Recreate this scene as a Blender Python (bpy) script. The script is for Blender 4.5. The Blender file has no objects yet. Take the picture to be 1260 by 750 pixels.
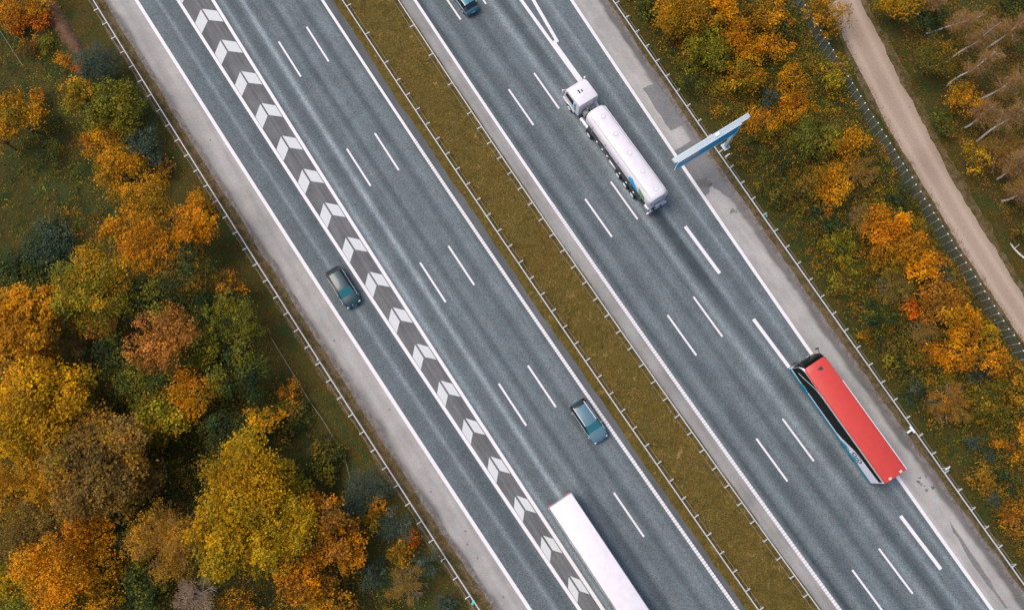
import bpy, bmesh, math, random
import numpy as np
from mathutils import Vector, Matrix
R_ = math.radians
rng = np.random.default_rng(11); random.seed(4)
sc = bpy.context.scene
col = sc.collection

# ------------------------------------------------------------------ camera, sky, sun, exposure
TH, PH, FPX, HCAM = 0.21226281724978938, -0.044876452536233714, 1000.0, 81.27539132706445
CR = np.array(Matrix.Rotation(TH, 3, 'X') @ Matrix.Rotation(PH, 3, 'Z'))
cam = bpy.data.objects.new('camera', bpy.data.cameras.new('camera')); col.objects.link(cam)
cam.data.sensor_width = 36; cam.data.lens = 36*FPX/1260
cam.data.clip_start = 1; cam.data.clip_end = 6000
cam.matrix_world = Matrix.Translation((0, 0, HCAM)) @ Matrix(CR.tolist()).to_4x4()
sc.camera = cam
SUN_EL, SUN_AZ = 62, 290           # azimuth clockwise from north (+y)
world = bpy.data.worlds.new('World'); sc.world = world; world.use_nodes = True
nt = world.node_tree; bg = nt.nodes['Background']
sky = nt.nodes.new('ShaderNodeTexSky'); sky.sky_type = 'NISHITA'; sky.sun_disc = False
sky.sun_elevation = R_(SUN_EL); sky.sun_rotation = R_(SUN_AZ)
sky.air_density = 1.0; sky.dust_density = 3.0; sky.ozone_density = 1.0
nt.links.new(sky.outputs[0], bg.inputs[0]); bg.inputs[1].default_value = 0.15
sun = bpy.data.objects.new('sun', bpy.data.lights.new('sun', 'SUN')); col.objects.link(sun)
sun.data.energy = 1.5; sun.data.angle = R_(26); sun.data.color = (1, .92, .82)
sd = Vector((math.sin(R_(SUN_AZ))*math.cos(R_(SUN_EL)), math.cos(R_(SUN_AZ))*math.cos(R_(SUN_EL)), math.sin(R_(SUN_EL))))
sun.rotation_euler = sd.to_track_quat('Z', 'Y').to_euler()
vs = sc.view_settings; vs.view_transform = 'Standard'; vs.look = 'None'; vs.gamma = 1; vs.use_curve_mapping = False
vs.exposure = 0.35

# ------------------------------------------------------------------ coordinates
def at(px, py, z=0.0):
    """ground position of a measured spot of the photograph, at height z"""
    d = CR @ np.array([(px-630)/FPX, -(py-375)/FPX, -1.0]); k = (HCAM-z)/-d[2]
    return d[0]*k, d[1]*k
KAP, HEAD = 0.0003549389816000574, -1.0295234628331633
RAD = 1/KAP
TT = np.array([math.cos(HEAD), math.sin(HEAD)]); NN = np.array([-math.sin(HEAD), math.cos(HEAD)])
def W(s, o):
    """road coordinates (metres along, metres across) -> world x, y"""
    a = s/RAD; r = RAD-o
    p = TT*(r*math.sin(a)) + NN*(RAD-r*math.cos(a))
    return p[0], p[1]
def SO(x, y):
    a = x*TT[0]+y*TT[1]; b = x*NN[0]+y*NN[1]
    return np.arctan2(a, RAD-b)*RAD, RAD-np.hypot(a, b-RAD)
def PL(c, lo=-72, hi=42):
    def f(s):
        t = min(max(s, lo), hi); v = np.polyval(c, t/50)
        if t != s: v += (s-t)*(np.polyval(c, t/50)-np.polyval(c, (t-1)/50))
        return float(v)
    return f
L1 = PL([-.10, .95, -6.05]); L2 = PL([.029, 1.067, -2.225]); L3 = PL([.1, .2, -.17]); L4 = PL([.2, .38, 10.22])
L5 = PL([.40, -.04, 18.30]); L6 = PL([.201, -2.058, 31.562]); LE = PL([.05, 0, 28.63])
A_ = PL([-.05, -.08, 3.44]); B_ = PL([.2, .2, 6.93]); C_ = PL([.17, 0, 21.61]); D_ = PL([.24, 0, 24.93])
SHL = PL([.05, 1.25, -8.55]); SHR = PL([.6, -2.05, 34.45])
GL = PL([-.067, 1.036, -9.922]); GR = PL([-.10, -2.05, 35.40]); ML = PL([.08, .12, 11.88]); MR = PL([.45, 0, 16.58])
FN = PL([1.0, -6.2, 50.13], -35, 25)
S0, S1 = -120, 85

# ------------------------------------------------------------------ materials
def mat(name, base, rough=.7, metal=0, coat=0, spec=.5, emis=None):
    m = bpy.data.materials.new(name); m.use_nodes = True
    b = m.node_tree.nodes['Principled BSDF']
    b.inputs['Base Color'].default_value = (*base, 1); b.inputs['Roughness'].default_value = rough
    b.inputs['Metallic'].default_value = metal; b.inputs['Coat Weight'].default_value = coat
    b.inputs['Specular IOR Level'].default_value = spec
    return m
def N(m, t, **k):
    n = m.node_tree.nodes.new(t)
    for a, v in k.items(): setattr(n, a, v)
    return n
def lk(m, a, b): m.node_tree.links.new(a, b)
def noise(m, scale, detail=4, rough=.6, vec=None, dist=0):
    n = N(m, 'ShaderNodeTexNoise'); n.inputs['Scale'].default_value = scale; n.inputs['Detail'].default_value = detail
    n.inputs['Roughness'].default_value = rough; n.inputs['Distortion'].default_value = dist
    if vec is not None: lk(m, vec, n.inputs['Vector'])
    return n.outputs['Fac']
def ramp(m, fac, stops):
    r = N(m, 'ShaderNodeValToRGB'); e = r.color_ramp.elements
    while len(e) < len(stops): e.new(.5)
    for i, (p, c) in enumerate(stops):
        e[i].position = p; e[i].color = (*c, 1) if len(c) == 3 else c
    lk(m, fac, r.inputs[0]); return r.outputs[0]
def mixc(m, f, a, b, mode='MIX'):
    x = N(m, 'ShaderNodeMix', data_type='RGBA', blend_type=mode)
    for sock, v in ((x.inputs[0], f), (x.inputs[6], a), (x.inputs[7], b)):
        if isinstance(v, (int, float)): sock.default_value = v
        elif isinstance(v, tuple): sock.default_value = (*v, 1)
        else: lk(m, v, sock)
    return x.outputs[2]
def bsdf(m): return m.node_tree.nodes['Principled BSDF']
def pos(m): return N(m, 'ShaderNodeNewGeometry').outputs['Position']
def bump(m, h, s=.3, d=.02):
    b = N(m, 'ShaderNodeBump'); b.inputs['Strength'].default_value = s; b.inputs['Distance'].default_value = d
    lk(m, h, b.inputs['Height']); lk(m, b.outputs[0], bsdf(m).inputs['Normal'])
G3 = lambda v: (v, v, v)

def asphalt(name, dark, light, grain=(.55, 1.5)):
    """road surface: grain plus a wear attribute holding the polished wheel tracks"""
    m = mat(name, light, .82, spec=.35); p = pos(m)
    at_ = N(m, 'ShaderNodeAttribute', attribute_name='wear').outputs['Fac']
    c = mixc(m, at_, dark, light)
    g = ramp(m, noise(m, 9, 3, .9, p), [(.30, G3(grain[0])), (.70, G3(grain[1]))])
    c = mixc(m, 1.0, c, g, 'MULTIPLY')
    b = ramp(m, noise(m, .35, 4, .6, p), [(.3, G3(.86)), (.7, G3(1.14))])
    c = mixc(m, 1.0, c, b, 'MULTIPLY')
    # single stones: warm and cold
    k = N(m, 'ShaderNodeTexNoise'); k.inputs['Scale'].default_value = 6.0; k.inputs['Detail'].default_value = 2; lk(m, p, k.inputs['Vector'])
    tint = ramp(m, k.outputs['Fac'], [(.38, (1.22, .97, .88)), (.62, (.82, 1.03, 1.12))])
    c = mixc(m, .8, c, tint, 'MULTIPLY')
    lk(m, c, bsdf(m).inputs['Base Color']); return m
M = {}
M['asphalt'] = asphalt('asphalt', (.038, .050, .055), (.212, .245, .252), (.30, 1.95))
M['gore'] = asphalt('gore_asphalt', (.060, .060, .060), (.175, .175, .172), (.75, 1.25))
M['strip'] = asphalt('edge_asphalt', (.080, .085, .085), (.17, .175, .17), (.7, 1.3))
M['shoulder'] = asphalt('shoulder_asphalt', (.13, .122, .112), (.445, .420, .385), (.78, 1.2))
M['patch'] = asphalt('patch_asphalt', (.17, .165, .16), (.27, .262, .25), (.6, 1.35))
m = M['paint'] = mat('road_paint', (.66, .62, .615), .6); p = pos(m)
lk(m, ramp(m, noise(m, 7, 5, .8, p), [(.30, (.42, .41, .41)), (.44, (.70, .655, .65)), (.8, (.76, .71, .70))]), bsdf(m).inputs['Base Color'])
m = M['paintworn'] = mat('worn_road_paint', (.5, .5, .48), .7); p = pos(m)
lk(m, ramp(m, noise(m, 5, 6, .85, p), [(.28, (.28, .28, .27)), (.40, (.54, .54, .53)), (.8, (.62, .62, .61))]), bsdf(m).inputs['Base Color'])

M['paintgrey'] = mat('thin_road_paint', (.50, .475, .47), .7)
def soil(name, cols, sc1=.5, sc2=6):
    m = mat(name, cols[0], .95, spec=.15); p = pos(m)
    n1 = noise(m, sc1, 6, .72, p, .6); n2 = noise(m, sc2, 4, .8, p)
    k = len(cols)-1; tl = 1
    a = ramp(m, n1, [(.30+.40*i/k, c) for i, c in enumerate(cols)])
    b = ramp(m, n2, [(.28, G3(.45)), (.72, G3(1.6))])
    lk(m, mixc(m, 1.0, a, b, 'MULTIPLY'), bsdf(m).inputs['Base Color']); bump(m, n2, .6, .08)
    return m
M['ground'] = soil('forest_floor', [(.016, .026, .008), (.036, .044, .008), (.064, .044, .010), (.028, .050, .012), (.080, .056, .010)], .28, 5)
M['median'] = soil('median_grass', [(.28, .175, .065), (.13, .080, .018), (.062, .052, .010), (.14, .088, .020), (.078, .064, .012), (.18, .110, .030), (.32, .20, .085)], .8, 7)
M['verge'] = soil('verge_soil', [(.10, .065, .03), (.065, .055, .018), (.15, .10, .055), (.05, .05, .015)], 1.2, 8)
M['gritty'] = soil('grit', [(.13, .115, .105), (.21, .185, .165), (.12, .10, .09), (.25, .20, .17)], 1.6, 9)
M['bank'] = soil('bank_soil', [(.10, .05, .028), (.15, .08, .045), (.09, .05, .03), (.20, .12, .07)], 1.3, 10)
m = M['dirt'] = mat('dirt_track', (.3, .22, .17), .95, spec=.15); p = pos(m)
w = N(m, 'ShaderNodeAttribute', attribute_name='wear').outputs['Fac']
c = mixc(m, w, (.225, .160, .110), (.45, .345, .265)); g = ramp(m, noise(m, 8, 5, .85, p), [(.3, G3(.72)), (.7, G3(1.28))])
lk(m, mixc(m, 1.0, c, g, 'MULTIPLY'), bsdf(m).inputs['Base Color'])

M['galv'] = mat('galvanised_steel', (.50, .50, .49), .6, .1)
M['post'] = mat('post_steel', (.46, .49, .49), .6, .1)
M['wire'] = mat('dull_wire', (.26, .22, .16), .7)
M['netwire'] = mat('fence_wire', (.045, .065, .060), .6)
M['cap'] = mat('pale_cap', (.72, .78, .80), .4)
M['white'] = mat('white_paint', (.75, .69, .70), .3, 0, .4)
M['roofwhite'] = mat('roof_sheet', (.77, .70, .715), .5)
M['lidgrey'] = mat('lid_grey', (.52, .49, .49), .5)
M['buswhite'] = mat('coach_white', (.88, .83, .84), .35)
M['silver'] = mat('silver_metal', (.62, .62, .62), .35, .6)
M['greyplast'] = mat('grey_plastic', (.30, .31, .31), .6)
M['black'] = mat('black_plastic', (.015, .017, .018), .5)
M['rubber'] = mat('tyre_rubber', (.018, .018, .019), .85)
M['chassis'] = mat('chassis', (.030, .034, .038), .6)
M['glass'] = mat('dark_glass', (.010, .012, .012), .08, 0, .5)
M['busglass'] = mat('bus_glass', (.004, .005, .004), .30, spec=.12)
M['carglass'] = mat('car_glass', (.030, .20, .21), .12, .35, .6)
M['red'] = mat('red_paint', (.60, .052, .036), .5, 0, .1)
M['lamp_red'] = mat('red_lens', (.6, .02, .01), .3)
M['lamp_white'] = mat('clear_lens', (.75, .80, .82), .2)
M['amber'] = mat('amber_lens', (.80, .42, .10), .3)
M['buslamp'] = mat('cream_lens', (.85, .55, .40), .4)
M['blue'] = mat('blue_trim', (.004, .22, .34), .4)
M['brightblue'] = mat('bright_blue_decal', (.0, .36, .66), .4)
M['green'] = mat('green_decal', (.14, .34, .13), .4)
M['signblue'] = mat('sign_blue', (.003, .33, .60), .5)
M['signgrey'] = mat('sign_grey', (.46, .52, .54), .5, .1)
M['pinkish'] = mat('sign_pale', (.55, .40, .36), .6)
M['turq'] = mat('turquoise_plastic', (.0, .55, .48), .5)
M['teal_dark'] = mat('dark_teal_paint', (.020, .050, .062), .38, .1, .25)
M['teal_light'] = mat('pale_blue_paint', (.09, .175, .215), .36, .1, .3)
M['teal_mid'] = mat('mid_blue_paint', (.05, .19, .24), .32, .15, .35)
for k_ in ('white', 'silver', 'galv', 'red', 'roofwhite', 'post', 'signgrey', 'chassis'):   # road grime
    m = M[k_]; p = N(m, 'ShaderNodeTexCoord').outputs['Object']; base = tuple(bsdf(m).inputs['Base Color'].default_value[:3])
    f = ramp(m, noise(m, 1.8, 6, .75, p), [(.33, tuple(v*.90 for v in base)), (.60, base)])
    lk(m, f, bsdf(m).inputs['Base Color'])
m = M['curtain'] = mat('trailer_curtain', (.42, .42, .41), .55); p = N(m, 'ShaderNodeTexCoord').outputs['Object']
lk(m, ramp(m, noise(m, 2.2, 5, .8, p), [(.30, (.20, .17, .14)), (.48, (.42, .42, .42)), (.75, (.52, .52, .53))]), bsdf(m).inputs['Base Color'])  # brownish mottled reflections painted into the grey curtain colour
# bark and leaves
def bark(name, a, b):
    m = mat(name, a, .9, spec=.2); p = N(m, 'ShaderNodeTexCoord').outputs['Object']
    lk(m, ramp(m, noise(m, 5, 5, .8, p), [(.35, a), (.65, b)]), bsdf(m).inputs['Base Color']); return m
M['bark'] = bark('brown_bark', (.045, .032, .022), (.13, .10, .075))
M['twigbark'] = bark('twig_bark', (.12, .08, .05), (.30, .21, .14))
M['birch'] = bark('birch_bark', (.42, .36, .30), (.85, .80, .74))
M['greybark'] = bark('grey_bark', (.22, .16, .13), (.48, .38, .32))
m = M['leaf'] = bpy.data.materials.new('foliage'); m.use_nodes = True
b = bsdf(m); b.inputs['Roughness'].default_value = .65; b.inputs['Specular IOR Level'].default_value = .12
a = N(m, 'ShaderNodeAttribute', attribute_name='leafcol')
lk(m, a.outputs['Color'], b.inputs['Base Color'])
tr = N(m, 'ShaderNodeBsdfTranslucent'); lk(m, a.outputs['Color'], tr.inputs[0])
mx = N(m, 'ShaderNodeMixShader'); mx.inputs[0].default_value = .28
lk(m, b.outputs[0], mx.inputs[1]); lk(m, tr.outputs[0], mx.inputs[2]); lk(m, mx.outputs[0], m.node_tree.nodes['Material Output'].inputs[0])

# ------------------------------------------------------------------ objects and mesh helpers
def link(name, me, material, parent=None, loc=None):
    o = bpy.data.objects.new(name, me); col.objects.link(o)
    if material is not None and not me.materials: me.materials.append(material)
    if parent: o.parent = parent
    if loc: o.location = loc
    return o
def tag(o, label=None, cat=None, group=None, kind=None):
    for k, v in (('label', label), ('category', cat), ('group', group), ('kind', kind)):
        if v: o[k] = v
    return o
def thing(name, label, cat, loc=(0, 0, 0), rz=0, group=None):
    o = bpy.data.objects.new(name, None); col.objects.link(o); o.empty_display_size = .3
    o.location = loc; o.rotation_euler = (0, 0, rz); return tag(o, label, cat, group)
class MB:
    def __init__(s): s.v = []; s.f = []
    def add(s, vs, fs):
        n = len(s.v); s.v += [tuple(v) for v in vs]; s.f += [tuple(i+n for i in f) for f in fs]; return s
    def rbox(s, c, d, b=.03, seg=2, rot=None):
        bm = bmesh.new(); bmesh.ops.create_cube(bm, size=1)
        for v in bm.verts: v.co = Vector((v.co.x*d[0], v.co.y*d[1], v.co.z*d[2]))
        if b > 0: bmesh.ops.bevel(bm, geom=list(bm.edges), offset=min(b, min(d)*.49), segments=seg, profile=.5, affect='EDGES')
        bm.verts.index_update()
        vs = [(rot @ v.co if rot else v.co)+Vector(c) for v in bm.verts]
        s.add(vs, [[v.index for v in f.verts] for f in bm.faces]); bm.free(); return s
    def tube(s, pts, r, n=8, caps=True):
        pts = [Vector(p) for p in pts]; k = len(pts); rr = r if hasattr(r, '__len__') else [r]*k; vs = []
        for i, p in enumerate(pts):
            d = (pts[min(i+1, k-1)]-pts[max(i-1, 0)]).normalized()
            u = d.cross(Vector((0, 0, 1)));  u = u.normalized() if u.length > 1e-3 else Vector((1, 0, 0))
            w = d.cross(u)
            for j in range(n):
                a = 2*math.pi*j/n; vs.append(p+(u*math.cos(a)+w*math.sin(a))*rr[i])
        fs = [(i*n+j, i*n+(j+1) % n, (i+1)*n+(j+1) % n, (i+1)*n+j) for i in range(k-1) for j in range(n)]
        if caps: fs += [tuple(range(n))[::-1], tuple(range((k-1)*n, k*n))]
        return s.add(vs, fs)
    def loft(s, secs, caps=True, closed=True):
        n = len(secs[0]); vs = [p for q in secs for p in q]; k = len(secs); J = n if closed else n-1
        fs = [(i*n+j, i*n+(j+1) % n, (i+1)*n+(j+1) % n, (i+1)*n+j) for i in range(k-1) for j in range(J)]
        if caps: fs += [tuple(range(n))[::-1], tuple(range((k-1)*n, k*n))]
        return s.add(vs, fs)
    def prism(s, poly, y0, y1):
        """polygon in x,z extruded along y"""
        n = len(poly); vs = [(x, y0, z) for x, z in poly]+[(x, y1, z) for x, z in poly]
        return s.add(vs, [tuple(range(n)), tuple(range(n, 2*n))[::-1]]+[(i, (i+1) % n, (i+1) % n+n, i+n) for i in range(n)])
    def build(s, name, material, parent=None, smooth=True, loc=None):
        me = bpy.data.meshes.new(name); me.from_pydata(s.v, [], s.f)
        bm = bmesh.new(); bm.from_mesh(me); bmesh.ops.recalc_face_normals(bm, faces=bm.faces); bm.to_mesh(me); bm.free()
        if smooth:
            me.polygons.foreach_set('use_smooth', [True]*len(me.polygons)); me.set_sharp_from_angle(angle=R_(38))
        return link(name, me, material, parent, loc)
def copy_tree(o, parent=None):
    c = o.copy(); col.objects.link(c); c.parent = parent
    for ch in list(o.children): copy_tree(ch, c)
    return c

# ------------------------------------------------------------------ the setting: sheets in road coordinates
def vn(x, seed=0):
    """smooth 1-D value noise in -1..1"""
    i = math.floor(x); f = x-i; f = f*f*(3-2*f)
    h = lambda k: (math.sin((k+seed*57.3)*127.1)*43758.5453) % 1*2-1
    return h(i)*(1-f)+h(i+1)*f
def strip(name, fl, fr, s0, s1, z, material, nv=1, ds=2.0, wear=None, kind='structure'):
    n = max(1, int(round((s1-s0)/ds))); vs = []; wv = []
    for i in range(n+1):
        s = s0+(s1-s0)*i/n; a = fl(s); b = fr(s)
        for j in range(nv+1):
            o = a+(b-a)*j/nv; x, y = W(s, o); vs.append((x, y, z)); wv.append(wear(s, o) if wear else .5)
    k = nv+1
    fs = [(i*k+j, (i+1)*k+j, (i+1)*k+j+1, i*k+j+1) for i in range(n) for j in range(nv)]
    me = bpy.data.meshes.new(name); me.from_pydata(vs, [], fs)
    at_ = me.attributes.new('wear', 'FLOAT', 'POINT'); at_.data.foreach_set('value', wv)
    o = link(name, me, material)
    if kind: o['kind'] = kind
    return o
C0 = lambda v: (lambda s: v)
off = lambda f, d: (lambda s: f(s)+d)
def rag(f, d, amp, sc_=1.0, seed=0):
    return lambda s: f(s)+d+amp*(.6*vn(s*.23*sc_, seed)+.4*vn(s*.9*sc_, seed+1)+.25*vn(s*3.1*sc_, seed+2))

g = MB(); g.add([(-3000, -3000, 0), (3000, -3000, 0), (3000, 3000, 0), (-3000, 3000, 0)], [(0, 1, 2, 3)])
g.build('ground', M['ground'], smooth=False)['kind'] = 'structure'
strip('verge', rag(GL, -.7, .3, seed=3), off(SHL, .6), S0, S1, .010, M['verge'], ds=.5)
strip('verge', off(SHR, -.6), rag(GR, .4, .35, seed=5), S0, S1, .010, M['verge'], ds=.5)
strip('gravel_strip', rag(SHL, -.42, .16, seed=8), off(SHL, .9), S0, S1, .018, M['gritty'], ds=.4)
strip('gravel_strip', off(SHR, -.9), rag(SHR, .42, .16, seed=18), S0, S1, .018, M['gritty'], ds=.4)

# wheel tracks: (centre offset, half width, strength) ; positive = pale polished stripe, negative = dark
TR = [(.48, .24, .42), (2.45, .24, .58), (.48, .5, .06), (2.45, .6, .08), (1.45, .5, -.12), (4.3, .35, .13), (5.9, .35, .12), (5.1, .4, -.15),
      (7.7, .35, -.12), (9.2, .4, .04), (8.5, .3, .06), (9.75, .25, -.10),
      (19.1, .3, -.22), (20.9, .35, -.10), (20.0, .45, .10), (22.4, .35, .08), (23.3, .4, -.15), (24.2, .3, .10),
      (25.7, .35, .36), (26.8, .5, -.16), (27.8, .3, .22), (25.7, .8, .06)]
def wear(s, o):
    v = .34+.06*vn(o*1.3, 2)+.05*vn(o*3.3, 7)
    for c, w_, a_ in TR: v += a_*math.exp(-((o-c-.10*vn(s*.03, c))/w_)**2)*(1+.35*vn(s*.06+c, int(c)))
    e = o-(L1(s)+L2(s))/2
    if o < L2(s)+.3: v += .36*math.exp(-((e-.05)/.22)**2)-.06*math.exp(-((e-1.2)/.4)**2)-.04
    e = o-(LE(s)+L6(s))/2
    if o > 28.7: v += .30*math.exp(-((e-.15)/.25)**2)-.10*math.exp(-((e+.9)/.4)**2)
    v += .10*vn(o*1.1+40, int(s/9)*0+3)*vn(s*.045+o*.3, 5)
    # fresh dark surfacing behind the gore
    if -17 < s < -2 and 24.9 < o < 27.6: v -= .17*min(1, (s+17)/3)*min(1, (-2-s)/4)
    return min(1, max(0, v))
strip('road', off(L1, 0), rag(ML, -.75, .12, seed=9), S0, S1, .030, M['asphalt'], 120, 1.5, wear)
strip('road', rag(MR, .25, .0), off(L6, 0), S0, S1, .030, M['asphalt'], 110, 1.5, wear)
def swear(s, o): return .62+.12*vn(s*.11, 2)+.1*vn(o*2.2+s*.05, 6)+.1*vn(s*.6, 3)*vn(o*3, 4)
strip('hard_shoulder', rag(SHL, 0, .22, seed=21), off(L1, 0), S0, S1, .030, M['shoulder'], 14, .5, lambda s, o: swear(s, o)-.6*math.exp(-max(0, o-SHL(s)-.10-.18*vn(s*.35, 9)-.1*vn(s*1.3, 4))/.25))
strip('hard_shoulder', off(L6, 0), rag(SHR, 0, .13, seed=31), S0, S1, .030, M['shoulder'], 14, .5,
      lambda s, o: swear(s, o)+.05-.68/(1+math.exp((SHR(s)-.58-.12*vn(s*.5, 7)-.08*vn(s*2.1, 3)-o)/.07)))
strip('hard_shoulder', off(MR, .22), off(L5, -.1), S0, S1, .036, M['shoulder'], 8, 1, lambda s, o: .42+.12*vn(s*.5, 3)+.1*vn(o*3+s*.1, 2))
strip('paved_edge', off(L4, .12), rag(ML, -.8, .10, seed=9), S0, S1, .036, M['strip'], 6, 1, lambda s, o: .15+.15*vn(s*.2+o, 3))
strip('gore_surface', off(L2, .1), off(L3, -.1), S0, S1, .038, M['gore'], 12, 1.5, lambda s, o: .35+.4*abs(vn(o*2.1+.2*vn(s*.2, 2), 3))+.2*vn(s*.4+o*3, 5))
strip('median', rag(ML, -.85, .14, seed=41), rag(MR, .30, .10, seed=43), S0, S1, .042, M['median'], 3, .5)
# dirt track beyond the fence
DLp = PL([-3.0, 5.2, -7.2, 51.75], -40, 22); DRp = PL([3.0, 5.5, -9.4, 55.0], -30, 18)
strip('dirt_track', rag(DLp, 0, .16, seed=51), rag(DRp, 0, .28, seed=53), -60, 60, .02, M['dirt'], 24, .5,
      lambda s, o: min(1, max(0, .45+.33*math.exp(-(((o-DLp(s))/(DRp(s)-DLp(s))-.22)/.10)**2)+.33*math.exp(-(((o-DLp(s))/(DRp(s)-DLp(s))-.74)/.11)**2)+.15*vn(s*.3, 5))))
strip('track_verge', rag(DLp, -.45, .35, seed=61), rag(DRp, .8, .6, seed=63), -60, 60, .012, M['verge'], 2, .5)

ZP = .046
def paint(name, f, w_, s0=S0, s1=S1, material=None, ds=1.5, z=ZP): return strip(name, off(f, -w_/2), off(f, w_/2), s0, s1, z, material or M['paint'], 1, ds)
paint('edge_line', L1, .36); paint('gore_line', L2, .34); paint('gore_line', L3, .34)
paint('edge_line', L6, .34)
def ribbed(f, w_, sr):
    paint('edge_line', f, w_*.85, S0, sr)
    mb = MB(); gaps = MB(); s = sr
    while s < S1:
        q = [W(s, f(s)-w_/2), W(s+.19, f(s)-w_/2), W(s+.19, f(s)+w_/2), W(s, f(s)+w_/2)]
        mb.add([(a, b, ZP+.006) for a, b in q], [(0, 1, 2, 3)])
        q = [W(s+.19, f(s)-w_*.46), W(s+.31, f(s)-w_*.46), W(s+.31, f(s)+w_*.46), W(s+.19, f(s)+w_*.46)]
        gaps.add([(a, b, ZP) for a, b in q], [(0, 1, 2, 3)])
        s += .31
    gaps.build('ribbed_edge_line', M['paintgrey'], smooth=False)['kind'] = 'structure'
    mb.build('ribbed_edge_line', M['paint'], smooth=False)['kind'] = 'structure'
ribbed(L4, .34, -36.0); ribbed(L5, .36, -22.0)
def dashes(f, w_, ph, length=5.0, per=15.0, lo=S0, hi=S1, name='lane_line', skip=()):
    mb = MB(); k = math.ceil((lo-ph)/per)
    while ph+k*per < hi:
        s = ph+k*per
        if k not in skip:
            for i in range(5):
                a = s+length*i/5; b = s+length*(i+1)/5
                q = [W(a, f(a)-w_/2), W(b, f(b)-w_/2), W(b, f(b)+w_/2), W(a, f(a)+w_/2)]
                mb.add([(x, y, ZP) for x, y in q], [(0, 1, 2, 3)])
        k += 1
    mb.build(name, M['paint'], smooth=False)['kind'] = 'structure'
dashes(A_, .20, -54.05); dashes(B_, .20, -53.95); dashes(C_, .20, -35.4); dashes(D_, .20, -35.5)
for a_, b_ in ((-12.1, -6.0), (-.2, 5.8), (11.7, 17.6), (23.3, 29.3), (35.2, 41.2), (47, 53)):
    paint('exit_lane_line', LE, .36, a_, b_)
# closed nose of the exit gore
strip('gore_nose', lambda s: LE(s)-.18+(.0 if s > -37 else .0), lambda s: LE(s)+.42 if s < -31 else LE(s)+.42-(s+31)*.09, -37.6, -26.5, ZP, M['paint'])
paint('gore_line', lambda s: LE(s)+.0-.015*(s+37.6)*0, .36, S0, -37.6)
paint('gore_line', lambda s: LE(s)+.62-.095*(s+37.6), .36, S0, -37.2, z=ZP+.004)
# chevrons
mb = MB(); k = -14
while True:
    s = -8.0+4.515*k; k += 1
    if s > S1: break
    if s < S0: continue
    a = L2(s)+.25; b = L3(s)-.25; c_ = (a+b)/2+.02
    if b-a < .5: break
    d = (b-a)/2
    sh = .55+d*.42
    for (o0, o1, q) in ((c_-.09, a, sh), (c_+.09, b, sh)):
        P = [(s, o0), (s+1.65, o0), (s+1.55+q, o1), (s+q-.02, o1)]
        mb.add([(*W(x, y), ZP) for x, y in P], [(0, 1, 2, 3)])
mb.build('chevron_marking', M['paintworn'], smooth=False)['kind'] = 'structure'
# stains and patches of the surfaces
def blob(name, pts, z, material, sub=6, amp=.12, seed=1):
    P = []
    n = len(pts)
    for i in range(n):
        a = np.array(pts[i]); b = np.array(pts[(i+1) % n])
        for k in range(sub):
            q = a+(b-a)*k/sub; j = i*sub+k
            P.append((*W(q[0]+amp*vn(j*.7, seed), q[1]+amp*vn(j*.9, seed+4)), z))
    mb = MB(); mb.add(P, [tuple(range(len(P)))]); o = mb.build(name, material, smooth=False); o['kind'] = 'structure'; return o
blob('asphalt_patch', [(-27.5, 33.9), (-27.2, 35.6), (-21.5, 35.3), (-21.8, 33.6)], .036, M['patch'], seed=2)
blob('asphalt_patch', [(-19.5, 32.0), (-19.6, 34.9), (-14.6, 34.9), (-11.8, 34.6), (-12.2, 34.2), (-14.2, 33.6), (-13.6, 32.4), (-14.2, 31.9)], .036, M['patch'], seed=6)
def stain(pts, seed): blob('pavement_stain', pts, .039, M['shoulder'], 6, .14, seed)
stain([(-15.6, 32.6), (-15.2, 33.6), (-14.4, 33.9), (-14.3, 33.1), (-14.9, 32.4)], 3)
blob('pavement_stain', [(26.0, 32.2), (30.0, 32.0), (35.5, 31.55), (35.4, 31.3), (30.0, 31.4)], .036, M['patch'], seed=12)
blob('pavement_stain', [(-11.0, 34.0), (-10.6, 33.3), (-10.3, 34.1)], .036, M['patch'], seed=14)
for i in range(9):
    s = 21.3+random.random()*1.8; o_ = 31.9+random.random()*1.2
    blob('pavement_stain', [(s, o_), (s+.1, o_+.28), (s+.28, o_+.22), (s+.22, o_-.03)], .037, M['patch'], 3, .1, i+30)
for i, (s, o_) in enumerate([(2.1, -7.6), (3.7, -7.5), (-13, -7.1), (-4, -7.9), (1, -7.1), (-22, -8.2), (8, -7.4), (-48, -8.4), (10, 33.2), (-20, 7.9)]):
    if o_ < 5: blob('pavement_stain', [(s, o_), (s+.1, o_+.18), (s+.25, o_+.15), (s+.2, o_-.05)], .037, M['patch'], 3, .05, i+50)

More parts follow.
